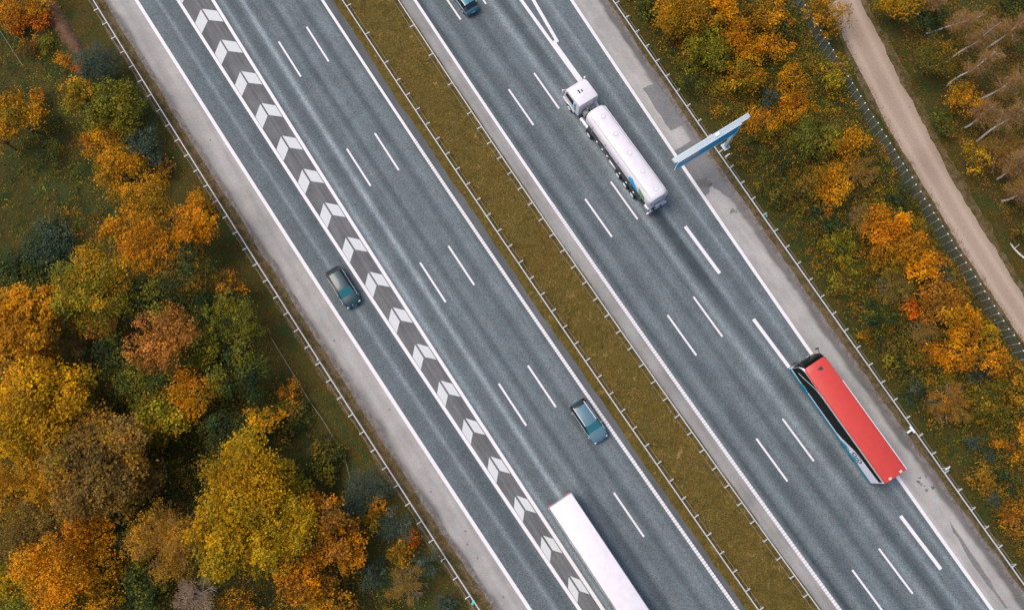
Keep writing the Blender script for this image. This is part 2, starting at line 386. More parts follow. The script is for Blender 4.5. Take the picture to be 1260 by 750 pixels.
# ------------------------------------------------------------------ guardrails
def polyline(f, s0, s1, z, d=0, ds=2.0):
    n = int((s1-s0)/ds); return [(*W(s0+(s1-s0)*i/n, f(s0+(s1-s0)*i/n)+d), z) for i in range(n+1)]
def guardrail(f, side, s0, s1, label, posts, back=True, label_group='steel guardrails along the motorway'):
    x, y = W((s0+s1)/2, f((s0+s1)/2)); t = thing('guardrail', label, 'guardrail', (x, y, 0), 0, label_group)
    mb = MB(); pl = polyline(f, s0, s1, .75)
    secs = []
    for i, p in enumerate(pl):
        q = np.array(pl[min(i+1, len(pl)-1)])-np.array(pl[max(i-1, 0)]); q /= np.linalg.norm(q); n_ = np.array([-q[1], q[0], 0])
        secs.append([tuple(np.array(p)-np.array([x, y, 0])+n_*a*.5+np.array([0, 0, b])) for a, b in ((-.11, -.05), (.11, -.05), (.11, .045), (.07, .06), (-.07, .06), (-.11, .045))])
    mb.loft(secs); mb.build('rail', M['galv'], t)
    if back:
        mb = MB(); mb.tube([(a-x, b-y, c) for a, b, c in polyline(f, s0, s1, .42, side*.44)], .022, 5); mb.build('cable', M['wire'], t)
    first = None
    for s in posts:
        px, py = W(s, f(s)+side*.02); nx, ny = W(s, f(s)+side*.52); ang = math.atan2(ny-py, nx-px)
        if first is None:
            mb = MB(); mb.rbox((.25, 0, .705), (.54, .10, .055), .01, 1); mb.rbox((.42, 0, .36), (.07, .11, .72), .012, 1)
            mb.rbox((.50, 0, .715), (.06, .16, .03), .005, 1)
            o = first = mb.build('post', M['galv'], t)
        else:
            o = first.copy(); col.objects.link(o); o.parent = t
        o.location = (px-x, py-y, 0); o.rotation_euler = (0, 0, ang)
def seq(a, b, d):
    r = []
    while a < b: r.append(a); a += d
    return r
guardrail(GL, -1, -84, 40, 'steel guardrail along the wood, on the outer side of the exit lane', seq(-82.35, 38, 2.06))
guardrail(GR, 1, -62, 55, 'steel guardrail below the blue gantry sign, along the bushes', seq(-60, 54, 2.06))
guardrail(ML, 1, -84, 52, 'steel guardrail on the grass strip, on the side of the white lorry', seq(-82, -45, 4.1)+seq(-42.6, 51, 2.03))
guardrail(MR, -1, -78, 58, 'steel guardrail on the grass strip, on the side of the tanker and the red coach', seq(-76, -37, 4.1)+seq(-35.1, 57, 2.03))

# ------------------------------------------------------------------ tall wire fence beside the dirt track
fx, fy = W(-5, FN(-5))
fence = thing('wire_fence', 'tall wire mesh fence with closely spaced posts beside the dirt track', 'fence', (fx, fy, 0))
FS = seq(-30.3, 25, .85); HF = 1.75
fp = None
for s in FS:
    x, y = W(s, FN(s))
    if fp is None:
        mb = MB(); mb.tube([(0, 0, 0), (0, 0, HF+.02)], .032, 6); fp = o = mb.build('post', M['post'], fence)
        mb = MB(); mb.rbox((0, 0, HF+.05), (.13, .13, .07), .02, 1); mb.build('post_cap', M['cap'], fp)
    else:
        o = fp.copy(); col.objects.link(o); o.parent = fence; c = fp.children[0].copy(); col.objects.link(c); c.parent = o
    o.location = (x-fx+random.uniform(-.04, .04), y-fy+random.uniform(-.03, .03), random.uniform(-.06, .03)); o.rotation_euler = (random.uniform(-.02, .02), random.uniform(-.02, .02), 0)
mb = MB()
for z in np.arange(.06, HF, .12):
    mb.tube([(a-fx, b-fy, c) for a, b, c in polyline(FN, FS[0], FS[-1], z, .03, 3)], (.008 if z < HF-.1 else .016), 3, False)
s = FS[0]
while s < FS[-1]:
    x, y = W(s, FN(s)+.03); mb.tube([(x-fx, y-fy, .05), (x-fx, y-fy, HF)], .008, 3, False); s += .12
mb.build('wire_mesh', M['netwire'], fence)

# ------------------------------------------------------------------ gantry sign over the hard shoulder
bx, by = W(-17.0, 37.75); ex, ey = at(829, 199, 6.5); ang = math.atan2(ey-by, ex-bx); Lb = math.hypot(ex-bx, ey-by)
sg = thing('gantry_sign', 'cantilever gantry sign with blue panel reaching over the hard shoulder behind the tanker', 'road sign', (bx, by, 0), ang)
mb = MB(); mb.rbox((.35, 0, 3.1), (.34, .34, 6.2), .03); mb.rbox((.35, 0, .08), (.8, .8, .16), .03); mb.build('post', M['signgrey'], sg)
mb = MB(); mb.rbox((Lb/2-.3, -.06, 6.45), (Lb+.6, .50, .30), .03)
o = mb.build('beam', M['signgrey'], sg)
mb = MB(); mb.rbox((Lb/2-.2, .20, 6.62), (Lb+.3, .05, .05), .01, 1); mb.rbox((Lb/2, -.20, 6.62), (Lb+.2, .05, .05), .01, 1)

mb.rbox((3.3, 0, 6.68), (.5, .3, .14), .03)
mb.build('walkway_rail', M['cap'], sg)
# which side faces the oncoming traffic (+s, i.e. south-east)
sx = 1 if (W(10, 33)[0]-bx)*(-math.sin(ang))+(W(10, 33)[1]-by)*math.cos(ang) > 0 else -1
mb = MB(); mb.rbox((Lb/2+.15, sx*.31, 5.55), (Lb-1.0, .07, 2.15), .02, 1); pn = mb.build('panel', M['signblue'], sg)
mb = MB(); 
for z in (4.48, 6.63): mb.rbox((Lb/2+.15, sx*.32, z), (Lb-.95, .09, .07), .01, 1)
for x in (.62, Lb-.31): mb.rbox((x, sx*.32, 5.55), (.07, .09, 2.1), .01, 1)
mb.build('panel_frame', M['cap'], sg)
mb = MB(); mb.rbox((Lb-2.0, sx*.352, 5.95), (1.7, .012, .9), 0); mb.build('pale_panel', M['pinkish'], pn)
mb = MB()
for i in range(4): mb.rbox((1.2+i*2.1, sx*.15, 5.6), (.08, .16, 1.7), .01, 1)
mb.build('bracket', M['signgrey'], sg)

# ------------------------------------------------------------------ vehicles
def wheel_mb(x, y, r, w_):
    mb = MB(); mb.tube([(x, y-w_/2, r), (x, y-w_/2+.03, r), (x, y+w_/2-.03, r), (x, y+w_/2, r)], [r-.04, r, r, r-.04], 20); return mb
def wheel(parent, x, y, r, w_, rim='silver', out=None):
    t = wheel_mb(x, y, r, w_).build('wheel', M['rubber'], parent); sgn = 1 if y > 0 else -1
    mb = MB(); yo = y+sgn*(w_/2); mb.tube([(x, yo-.02*sgn, r), (x, yo+.015*sgn, r)], r*.62, 16); mb.tube([(x, yo, r), (x, yo+.045*sgn, r)], r*.2, 10)
    mb.build('rim', M[rim], t)
def both(fn):
    for sgn in (1, -1): fn(sgn)
def place(name, label, cat, s, o, rev, tilt=0):
    x, y = W(s, o); x2, y2 = W(s+1, o); a = math.atan2(y2-y, x2-x)+(math.pi if rev else 0)+tilt
    return thing(name, label, cat, (x, y, .032), a)

def car(label, s, o, rev, paintm, L=4.6, estate=True, Wd=1.82, rails=False):
    t = place('car', label, 'car', s, o, rev)
    k = L/4.6; q = Wd/1.82
    st = [(-2.30, .60, .62, .70, .50), (-2.22, .76, .86, .93, .58), (-2.08, .85, .97, 1.06, .63), (-1.78, .89, .98, 1.38 if estate else 1.22, .60), (-1.55, .90, .98, 1.43 if estate else 1.38, .60),
          (-.7, .91, .96, 1.47, .62), (0., .91, .95, 1.47, .63), (.42, .91, .94, 1.42, .62), (.80, .91, .93, 1.20, .68), (1.15, .90, .92, .99, .75), (1.55, .89, .89, .95, .72),
          (1.95, .86, .80, .87, .66), (2.14, .78, .70, .77, .58), (2.25, .64, .60, .67, .46), (2.31, .42, .52, .58, .30)]
    secs = []
    for x, w_, zb, zr, wr in st:
        lo = .24 if abs(x) < 2.25 else .34
        h = [(w_-.06, lo), (w_, lo+.14), (w_, zb-.16 if zb > .7 else (lo+zb)/2), (w_-.03, zb), (wr, zr), (wr*.80, zr+.035), (0, zr+.05)]
        p = [(x*k, -a*q, b) for a, b in h]+[(x*k, a*q, b) for a, b in h[-2::-1]]
        secs.append(p)
    n = len(secs[0]); parts = {'body': [], 'windscreen': [], 'rear_window': [], 'side_window': [], 'side_window2': []}
    F = lambda i, j: (i*n+j, i*n+j+1, (i+1)*n+j+1, (i+1)*n+j)
    for i in range(len(secs)-1):
        xm = (st[i][0]+st[i+1][0])/2
        for j in range(n-1):
            key = 'body'
            if j in (4, 5, 6, 7) and .42 <= xm < 1.15: key = 'windscreen'
            if j in (4, 5, 6, 7) and -2.1 < xm < -1.6: key = 'rear_window'
            if j == 3 and -2.1 < xm < 1.0: key = 'side_window'
            if j == 8 and -2.1 < xm < 1.0: key = 'side_window2'
            parts[key].append(F(i, j))
    allv = [p for s_ in secs for p in s_]
    parts['body'] += [tuple(range(n)), tuple(range((len(secs)-1)*n, len(secs)*n))]+[tuple([i*n, (i+1)*n, (i+1)*n+n-1, i*n+n-1]) for i in range(len(secs)-1)]
    for key, fs in parts.items():
        used = sorted({i for f in fs for i in f}); mp = {u: i for i, u in enumerate(used)}
        mb = MB(); mb.add([allv[u] for u in used], [tuple(mp[i] for i in f) for f in fs])
        mb.build({'side_window2': 'side_window'}.get(key, key), paintm if key == 'body' else (M['carglass'] if key == 'windscreen' else M['glass']), t)
    for x in (1.42, -1.40):
        for y in (.80, -.80): wheel(t, x*k, y*q, .33, .24)
    mb = MB()
    for sgn in (1, -1):
        mb = MB(); mb.rbox((2.10*k, sgn*.64*q, .67), (.26, .24, .13), .05); mb.build('headlight', M['lamp_white'], t)
        mb = MB(); mb.rbox((-2.13*k, sgn*.74*q, .84), (.16, .16, .16), .04); mb.build('taillight', M['lamp_red'], t)
        mb = MB(); mb.rbox((.78*k, sgn*1.0*q, 1.0), (.13, .20, .13), .04); mb.build('mirror', paintm, t)
        mb = MB(); mb.tube([(1.5*k, sgn*.88*q, .925), (.5*k, sgn*.885*q, .965), (-1.6*k, sgn*.875*q, .995)], .014, 5); mb.build('window_trim', M['cap'], t)
        mb = MB(); mb.tube([(.98*k, sgn*.80*q, 1.06), (.44*k, sgn*.645*q, 1.43)], .022, 5); mb.build('pillar', paintm, t)
        if rails:
            mb = MB(); mb.tube([(.30*k, sgn*.64*q, 1.46), (.1*k, sgn*.64*q, 1.54), (-1.5*k, sgn*.62*q, 1.52), (-1.75*k, sgn*.62*q, 1.43)], .042, 6); mb.build('roof_rail', M['cap'], t)
    mb = MB(); mb.rbox((2.27*k, 0, .50), (.08, .8, .16), .02); mb.build('grille', M['black'], t)
    mb = MB(); mb.rbox((2.315*k, 0, .44), (.02, .5, .11), .004, 1); mb.rbox((-2.31*k, 0, .62), (.02, .5, .11), .004, 1); mb.build('number_plate', M['cap'], t)
    mb = MB(); mb.rbox((-1.5*k, 0, 1.50), (.12, .05, .05), .01, 1); mb.build('antenna', M['black'], t)
    if not rails: 
        mb = MB(); mb.rbox((2.2*k, -.12, .775), (.10, .05, .03), .01, 1); mb.build('badge', M['cap'], t)
    return t
car('dark teal car driving alone in the exit lane beside the chevrons', -25.95, -4.50, False, M['teal_dark'], 4.55)
car('pale blue estate car with silver roof rails in the lane beside the grass strip', -1.05, 8.78, False, M['teal_light'], 4.65, rails=True)
car('blue hatchback cut off by the top edge of the photo', -47.3, 23.25, True, M['teal_mid'], 4.4, estate=False)

def cab(t, x0, low=.95, top=3.15, paintm='white', ln=2.25):
    """tractor cab, front face at x0, 2.5 wide"""
    x1 = x0-ln
    def sec(x, zt, w_, zb=low): return [(x, -w_, zb), (x, -w_, zt-.25), (x, -w_+.10, zt-.06), (x, -w_+.3, zt), (x, w_-.3, zt), (x, w_-.10, zt-.06), (x, w_, zt-.25), (x, w_, zb)]
    mb = MB(); mb.loft([sec(x1, top+.05, 1.18), sec(x1+.12, top+.10, 1.24), sec(x0-.75, top+.06, 1.24), sec(x0-.35, top-.12, 1.22), sec(x0-.12, top-.5, 1.20), sec(x0, low+.95, 1.18), sec(x0-.02, low, 1.15)])
    c = mb.build('cab', M[paintm], t)
    mb = MB(); mb.add([(x0+.02, -1.08, low+1.0), (x0+.02, 1.08, low+1.0), (x0-.11, 1.08, top-.55), (x0-.11, -1.08, top-.55)], [(0, 1, 2, 3)]); mb.build('windscreen', M['glass'], t)
    for sgn in (1, -1):
        mb = MB(); mb.prism([(x0-.30, low+.95), (x0-1.75, low+.90), (x0-1.75, top-.30), (x0-.50, top-.30)], sgn*1.235, sgn*1.25); mb.build('side_window', M['busglass'], t)
        mb = MB(); mb.rbox((x0+.02, sgn*1.38, low+1.35), (.16, .20, .55), .05); mb.rbox((x0-.1, sgn*1.25, low+1.7), (.06, .2, .05), .01, 1); mb.build('mirror', M[paintm], t)
        mb = MB(); mb.rbox((x0-1.0, sgn*1.235, low-.18), (2.1, .10, .5), .05); mb.build('fender', M[paintm], t)
        mb = MB(); mb.rbox((x0-.06, sgn*.95, low-.25), (.10, .36, .18), .03); mb.build('headlight', M['lamp_white'], t)
    mb = MB(); mb.rbox((x0-.1, 0, low-.3), (.34, 2.46, .5), .08); mb.build('bumper', M[paintm], t)
    return c

# --- tank lorry
t = place('tank_lorry', 'white tank lorry with round roof hatches on the middle lanes by the gantry sign', 'lorry', -23.1, 27.12, True)
cab(t, 7.85, low=1.0, top=3.2, ln=2.7)
mb = MB()
mb.rbox((6.55, .30, 3.285), (.44, .16, .07), .03); mb.rbox((6.48, -.02, 3.285), (.3, .14, .07), .03); mb.build('roof_hatch', M['black'], t)
mb = MB(); mb.prism([(5.62, 2.2), (5.62, 2.95), (5.95, 2.6), (5.95, 2.0)], 1.236, 1.262); mb.build('blue_decal', M['brightblue'], t)
mb = MB(); mb.prism([(5.60, 1.5), (5.60, 2.15), (5.9, 1.95), (5.9, 1.5)], 1.236, 1.262); mb.build('green_decal', M['green'], t)
mb = MB(); mb.rbox((-.4, .42, .85), (15.2, .12, .26), .01, 1); mb.rbox((-.4, -.42, .85), (15.2, .12, .26), .01, 1)
for x in (4.6, 3.2, 1, -1.5, -4, -6): mb.rbox((x, 0, .85), (.14, .86, .18), .01, 1)
mb.rbox((-1.4, .92, .98), (9.6, .5, .28), .04); mb.rbox((-1.4, -.92, .98), (9.6, .5, .28), .04); mb.build('chassis', M['chassis'], t)
mb = MB(); mb.rbox((4.75, .55, 1.55), (.5, .5, .9), .1); mb.rbox((4.95, -.55, 1.35), (.4, .6, .9), .1); mb.build('engine_box', M['greyplast'], t)
mb = MB(); mb.rbox((4.9, .2, 2.1), (.18, .16, .14), .04); mb.build('beacon', M['amber'], t)
mb = MB(); mb.tube([(5.2, -.75, .95), (5.2, -.75, 3.0)], .09, 10); mb.tube([(5.3, .0, 2.5), (4.6, .0, 2.0)], .035, 6); mb.tube([(5.3, .25, 2.5), (4.6, .3, 1.9)], .035, 6); mb.build('exhaust', M['silver'], t)
for sgn in (1, -1):
    mb = MB(); mb.tube([(3.45, sgn*1.0, .82), (3.5, sgn*1.0, .82), (4.75, sgn*1.0, .82), (4.8, sgn*1.0, .82)], [.24, .30, .30, .24], 16); 
    for x in (3.8, 4.4): mb.rbox((x, sgn*1.0, .82), (.05, .63, .63), .2)
    mb.build('fuel_tank', M['silver'], t)
    mb = MB(); mb.rbox((-1.35, sgn*1.20, .78), (1.2, .12, .38), .03)
    for i in range(5): mb.rbox((-1.8+i*.22, sgn*1.265, .78), (.05, .02, .3), 0)
    mb.build('side_guard', M['silver'], t)
    mb = MB()
    for x in (1.6, .6, -.3, -2.6, -3.8, -5.1): mb.rbox((x, sgn*1.19, 1.08), (.22, .10, .08), .02)
    mb.build('side_lamp', M['cap'], t)
def tsec(x, k=1.0, zc=2.52):
    pts = []
    for i in range(28):
        a = 2*math.pi*i/28; ca, sa = math.cos(a), math.sin(a); e = .70
        pts.append((x, 1.22*k*math.copysign(abs(ca)**e, ca), zc+1.05*k*math.copysign(abs(sa)**e, sa)))
    return pts
mb = MB(); mb.loft([tsec(4.12, .70), tsec(4.02, .86), tsec(3.85, .95), tsec(3.6, 1.0), tsec(-7.0, 1.0), tsec(-7.3, .96), tsec(-7.45, .86)])
tank = mb.build('tank', M['white'], t)
mb = MB()
for x in (2.6, .3, -2.0, -4.4, -6.2):
    mb.rbox((x, 1.20, 2.4), (.025, .16, 1.3), .01, 1)
for sy in (.95, -.95): mb.tube([(3.7, sy, 3.48), (3.6, sy, 3.54), (-7.0, sy, 3.54), (-7.1, sy, 3.48)], .03, 6)
mb.tube([(1.8, .55, 3.53), (1.2, .62, 3.55), (.7, .45, 3.56), (.3, .2, 3.56)], .02, 5); mb.tube([(-.1, -.2, 3.56), (-.6, -.4, 3.56), (-1.1, -.7, 3.55)], .022, 5)
mb.build('tank_rail', M['roofwhite'], t)
mb = MB(); mb.rbox((-1.6, .86, 3.405), (9.6, .16, .03), .01, 1, Matrix.Rotation(-.42, 3, 'X')); mb.build('shade_strip', M['lidgrey'], t)  # grey strip standing in for the shading along the tank's left shoulder
for x in (2.8, .5, -2.0, -4.3, -6.6):
    mb = MB(); mb.tube([(x, -.12, 3.50), (x, -.12, 3.585)], .27, 20); l = mb.build('manhole_lid', M['lidgrey'], t)
    mb = MB(); mb.tube([(x, -.12, 3.57), (x, -.12, 3.60)], .20, 16); mb.build('hatch', M['roofwhite'], l)
def tank_y(z): return 1.22*math.cos(math.asin(min(.999, abs(z-2.52)/1.05)**(1/.70)))**.70
def side_decal(name, xz, m_):
    def inside(x, z):
        c = False; n = len(xz)
        for i in range(n):
            (x1, z1), (x2, z2) = xz[i], xz[(i+1) % n]
            if (z1 > z) != (z2 > z) and x < (x2-x1)*(z-z1)/(z2-z1)+x1: c = not c
        return c
    mb = MB(); h = .06; x = min(p[0] for p in xz)
    while x < max(p[0] for p in xz):
        z = min(p[1] for p in xz)
        while z < max(p[1] for p in xz):
            if inside(x+h/2, z+h/2): mb.add([(a, tank_y(b)+.012, b) for a, b in ((x, z), (x+h, z), (x+h, z+h), (x, z+h))], [(0, 1, 2, 3)])
            z += h
        x += h
    mb.build(name, M[m_], t)
side_decal('blue_decal', [(-3.9, 3.0), (-4.4, 3.2), (-5.2, 2.8), (-5.8, 2.1), (-5.7, 1.75), (-4.7, 2.0), (-4.0, 2.5)], 'brightblue')
side_decal('green_decal', [(-5.5, 3.2), (-6.6, 3.0), (-6.9, 2.0), (-6.2, 1.7), (-5.9, 2.3)], 'green')
for x in (6.60, 2.90, -2.50, -3.80, -5.10):
    for y in (1.16, -1.16): wheel(t, x, y, .50, .33, 'cap')
mb = MB(); mb.rbox((-7.70, 0, .62), (.16, 2.5, .16), .03); mb.rbox((-7.5, .8, .9), (.5, .1, .5), .02); mb.rbox((-7.5, -.8, .9), (.5, .1, .5), .02); mb.build('rear_bumper', M['cap'], t)
mb = MB(); mb.rbox((-7.25, .75, 1.25), (.7, .85, .6), .05); mb.rbox((-7.62, -.3, 1.25), (.3, 1.2, .4), .05); mb.build('valve_box', M['silver'], t)
for sgn in (1, -1):
    mb = MB(); mb.rbox((-7.80, sgn*1.05, .66), (.05, .3, .12), .01); mb.build('taillight', M['lamp_red'], t)
mb = MB()
for y in (-.95, -.60): mb.tube([(-7.58, y, 1.0), (-7.6, y, 3.3), (-7.3, y, 3.72)], .025, 6)
for i in range(8): mb.tube([(-7.59, -.95, 1.1+i*.3), (-7.59, -.60, 1.1+i*.3)], .018, 5)
mb.build('ladder', M['silver'], t)

# --- white box trailer lorry cut by the bottom edge
t = place('lorry', 'long white box lorry cut off by the bottom edge of the photo', 'lorry', 10.6, 2.12, False)
# front = +x ; rear end of the trailer at x = -7.0
mb = MB(); mb.rbox((-.2, 0, 2.60), (13.6, 2.46, 2.84), .09, 3); mb.build('cargo_box', M['white'], t)
mb = MB(); mb.rbox((-.2, 0, 4.02), (13.45, 2.40, .05), .02)
for i in range(9): mb.rbox((-5.6+i*1.35, 0, 4.047), (.05, 2.38, .012), .004, 1)
mb.build('roof', M['roofwhite'], t)
for sgn in (1, -1):
    mb = MB(); mb.loft([[(x, sgn*1.20, 3.82), (x, sgn*(1.27+.035*vn(x*1.9, 5)), 3.2), (x, sgn*(1.31+.05*vn(x*1.3, 2)), 2.4), (x, sgn*(1.33+.05*vn(x*1.7, 3)), 1.45), (x, sgn*1.24, 1.30)] for x in np.linspace(-6.85, 6.45, 90)], caps=False, closed=False)
    for i in range(14): mb.rbox((-6.5+i*.97, sgn*1.33, 2.0), (.06, .04, 1.2), .01, 1)
    mb.build('curtain', M['curtain'], t)
    mb = MB(); mb.rbox((-.2, sgn*1.30, 1.20), (13.4, .08, .16), .01)
    for i in range(12): mb.rbox((-6.2+i*1.1, sgn*1.31, 1.27), (.09, .03, .2), .01, 1)
    mb.build('side_rail', M['silver'], t)
    mb = MB(); mb.rbox((.5, sgn*1.18, .72), (5.2, .05, .45), .02); mb.build('side_guard', M['greyplast'], t)
    mb = MB(); mb.rbox((-7.0, sgn*1.0, .85), (.08, .4, .14), .02); mb.build('taillight', M['lamp_red'], t)
    mb = MB(); mb.rbox((-4.6, sgn*1.10, 1.10), (4.0, .38, .06), .02); mb.build('fender', M['black'], t)
mb = MB(); mb.rbox((-.2, .45, .98), (13.2, .12, .3), .01, 1); mb.rbox((-.2, -.45, .98), (13.2, .12, .3), .01, 1); mb.rbox((-6.9, 0, .6), (.12, 2.4, .14), .02); mb.rbox((8, 0, .75), (5.6, .9, .3), .02); mb.build('chassis', M['chassis'], t)
for x in (-5.9, -4.6, -3.3, 5.6, 9.2):
    for y in (1.10, -1.10): wheel(t, x, y, .50, .33)
cab(t, 10.2, top=3.6)

# --- coach
fxy = W(5.95, 29.62); rxy = W(19.15, 29.27)
t = thing('coach', 'red roofed coach with black windows and white and blue side straddling the exit lane', 'coach',
          ((fxy[0]+rxy[0])/2, (fxy[1]+rxy[1])/2, .032), math.atan2(fxy[1]-rxy[1], fxy[0]-rxy[0]))
Lc = 6.6; wc = 1.27
t.scale = (1, 1, 1.06)
def bsec(x, w_, zt, zb=.32): return [(x, -w_, zb), (x, -w_, zt-.40), (x, -w_+.07, zt-.12), (x, -w_+.20, zt), (x, w_-.20, zt), (x, w_-.07, zt-.12), (x, w_, zt-.40), (x, w_, zb)]
mb = MB(); mb.loft([bsec(-Lc, wc-.04, 3.42), bsec(-Lc+.12, wc, 3.50), bsec(Lc-1.0, wc, 3.50), bsec(Lc-.55, wc, 3.42), bsec(Lc-.25, wc-.01, 2.9), bsec(Lc-.05, wc-.02, 1.3), bsec(Lc, wc-.1, .8), bsec(Lc-.05, wc-.12, .4)])
mb.build('body', M['buswhite'], t)
def rsec(x, w_, z): return [(x, -w_, z-.17), (x, -w_+.07, z-.03), (x, -w_+.2, z+.03), (x, 0, z+.06), (x, w_-.2, z+.03), (x, w_-.07, z-.03), (x, w_, z-.17), (x, w_-.1, z-.19), (x, -w_+.1, z-.19)]
mb = MB(); mb.loft([rsec(-Lc-.03, wc-.06, 3.50), rsec(-Lc+.12, wc-.01, 3.58), rsec(Lc-1.25, wc-.01, 3.58), rsec(Lc-.85, wc-.05, 3.56), rsec(Lc-.60, wc-.16, 3.50)])
mb.build('roof', M['red'], t)
mb = MB(); mb.rbox((-Lc-.02, 0, 2.9), (.09, 2.3, .95), .03); mb.rbox((-Lc-.02, 0, 1.0), (.09, 2.35, .9), .03); mb.build('rear_panel', M['red'], t)
mb = MB(); mb.rbox((-Lc-.04, 0, 2.0), (.07, 1.9, .8), .03); mb.build('rear_window', M['busglass'], t)
for sgn in (1, -1):
    Y0, Y1 = sgn*(wc-.006), sgn*(wc+.014)
    up, lo = 3.30, 1.02
    P = [(Lc-.07, lo+.1), (Lc-.5, lo+.05), (Lc-1.2, lo), (-.8, lo+.02), (-1.5, 1.3), (-2.2, 1.65), (-2.9, 2.05), (-3.6, 2.25), (-Lc+.5, 2.42), (-Lc+.15, 2.46), (-Lc+.15, up), (Lc-.85, up), (Lc-.45, 3.05), (Lc-.22, 2.6)]
    mb = MB(); mb.prism(P, Y0, Y1); g_ = mb.build('window_band', M['busglass'], t)
    mb = MB()
    for x in (3.2, 1.6, 0, -1.6, -3.2): mb.rbox((x, sgn*(wc+.016), 2.6 if x < -2 else 2.15), (.03, .008, .9 if x < -2 else 1.8), 0)
    mb.build('window_bar', M['black'], g_)
    SW = [(Lc-.75, 1.95), (Lc-1.4, 2.25), (Lc-2.2, 2.75), (Lc-2.7, 3.05), (Lc-3.1, 3.20), (Lc-3.6, 3.24), (-Lc+.02, 3.24)]
    mb = MB(); mb.tube([(x, sgn*(wc+.01), z) for x, z in SW], .028, 6); mb.build('swoosh_trim', M['cap'], t)
    mb = MB(); mb.prism([(Lc-.05, .34), (-Lc+.02, .34), (-Lc+.02, .70), (Lc-.05, .80)], sgn*(wc-.004), sgn*(wc+.018)); mb.build('skirt', M['blue'], t)
    
    if sgn < 0: mb = MB(); mb.tube([(Lc-3.4, sgn*(wc-.02), 3.50), (-Lc+.02, sgn*(wc-.02), 3.50)], .04, 6); mb.build('roof_trim', M['cap'], t)
    mb = MB()   # oval emblem towards the rear
    for i in range(28):
        a0 = 2*math.pi*i/28; a1 = 2*math.pi*(i+1)/28; c = (-3.75, 1.55)
        q = [(c[0]+r_*.62*math.cos(a), c[1]+r_*.60*math.sin(a)) for r_, a in ((1, a0), (1, a1), (.8, a1), (.8, a0))]
        mb.add([(x, sgn*(wc+.02), z) for x, z in q], [(0, 1, 2, 3)])
    for dx, w_ in ((-.22, .10), (0, .07), (.2, .10)):
        mb.add([(-3.75+dx-w_, sgn*(wc+.021), 1.35), (-3.75+dx+w_*.4, sgn*(wc+.021), 1.30), (-3.75+dx+w_, sgn*(wc+.021), 1.78), (-3.75+dx-w_*.2, sgn*(wc+.021), 1.80)], [(0, 1, 2, 3)])
    mb.build('emblem', M['chassis'], t, smooth=False)
    for x in (4.25, -2.4, -3.75):
        wheel(t, x, sgn*1.12, .50, .30, 'blue')
        mb = MB(); mb.tube([(x+.62*math.cos(a), sgn*(wc+.01), .55+.60*math.sin(a)) for a in np.linspace(0, math.pi, 13)], .05, 6); mb.build('wheel_arch', M['blue'], t)
    mb = MB(); mb.tube([(Lc-.45, sgn*.9, 3.25), (Lc+.05, sgn*1.15, 3.22), (Lc+.28, sgn*1.32, 3.0)], .035, 6); mb.rbox((Lc+.30, sgn*1.34, 2.72), (.14, .22, .5), .05); mb.build('mirror', M['chassis'], t)
    mb = MB(); mb.rbox((Lc-.05, sgn*.88, .72), (.14, .4, .22), .05); mb.build('headlight', M['lamp_white'], t)
    mb = MB(); mb.rbox((-Lc+.14, sgn*.62, 3.60), (.22, .30, .07), .03); mb.build('marker_lamp', M['buslamp'], t)
    mb = MB(); mb.rbox((-Lc-.08, sgn*1.0, 1.2), (.06, .2, .5), .02); mb.build('taillight', M['lamp_red'], t)
ws = [[(Lc-.62, y, 3.47), (Lc-.50, y, 3.41), (Lc-.20, y*1.08, 2.92), (Lc+.01, y*1.08, 1.25)] for y in (-1.15, -.5, 0, .5, 1.15)]
mb = MB(); mb.loft(ws, caps=False, closed=False); mb.build('windscreen', M['busglass'], t)
mb = MB(); mb.tube([(Lc-.3, .3, 3.2), (Lc+.03, .1, 1.4)], .02, 5); mb.tube([(Lc-.1, -.2, 1.4), (Lc-.06, .5, 1.9)], .02, 5); mb.build('wiper', M['black'], t)
mb = MB(); mb.prism([(Lc-1.55, 3.63), (Lc-1.2, 3.63), (Lc-1.25, 3.66), (Lc-1.5, 3.66)], -.30, .05); mb.prism([(Lc-1.4, 3.63), (Lc-1.3, 3.63), (Lc-1.32, 3.67), (Lc-1.38, 3.67)], .05, .22); mb.build('roof_vent', M['chassis'], t)

# ------------------------------------------------------------------ small roadside objects
def delineator(px, py, z, label, arm=False):
    x, y = at(px, py, z); t = thing('marker_post', label, 'marker post', (x, y, 0), HEAD, 'white marker posts by the guardrails')
    mb = MB(); mb.rbox((0, 0, .62), (.12, .09, 1.24), .02); mb.build('post', M['cap'], t)
    mb = MB(); mb.rbox((.062, 0, 1.05), (.012, .07, .16), .002, 1); mb.build('reflector', M['lamp_white'], t)
    if arm: mb = MB(); mb.rbox((0, .0, 1.0), (.10, .62, .10), .02); mb.build('arm', M['cap'], t)
delineator(895, 191.5, .9, 'white marker post at the guardrail just below the gantry sign', True)
delineator(1166, 575.5, 1.0, 'white marker post at the guardrail to the right of the red coach', True)
delineator(391.5, 443, .9, 'white marker post at the left guardrail beside the clearing')
x, y = at(1121, 529, .9); t = thing('junction_box', 'pale metal box mounted on the guardrail beside the red coach', 'utility box', (x, y, 0), HEAD)
mb = MB(); mb.rbox((0, .12, .95), (.75, .18, .16), .03); mb.rbox((0, -.2, .85), (.18, .5, .12), .03); mb.build('box', M['cap'], t); mb = MB(); mb.rbox((0, -.25, .4), (.09, .09, .8), .01); mb.build('post', M['post'], t)
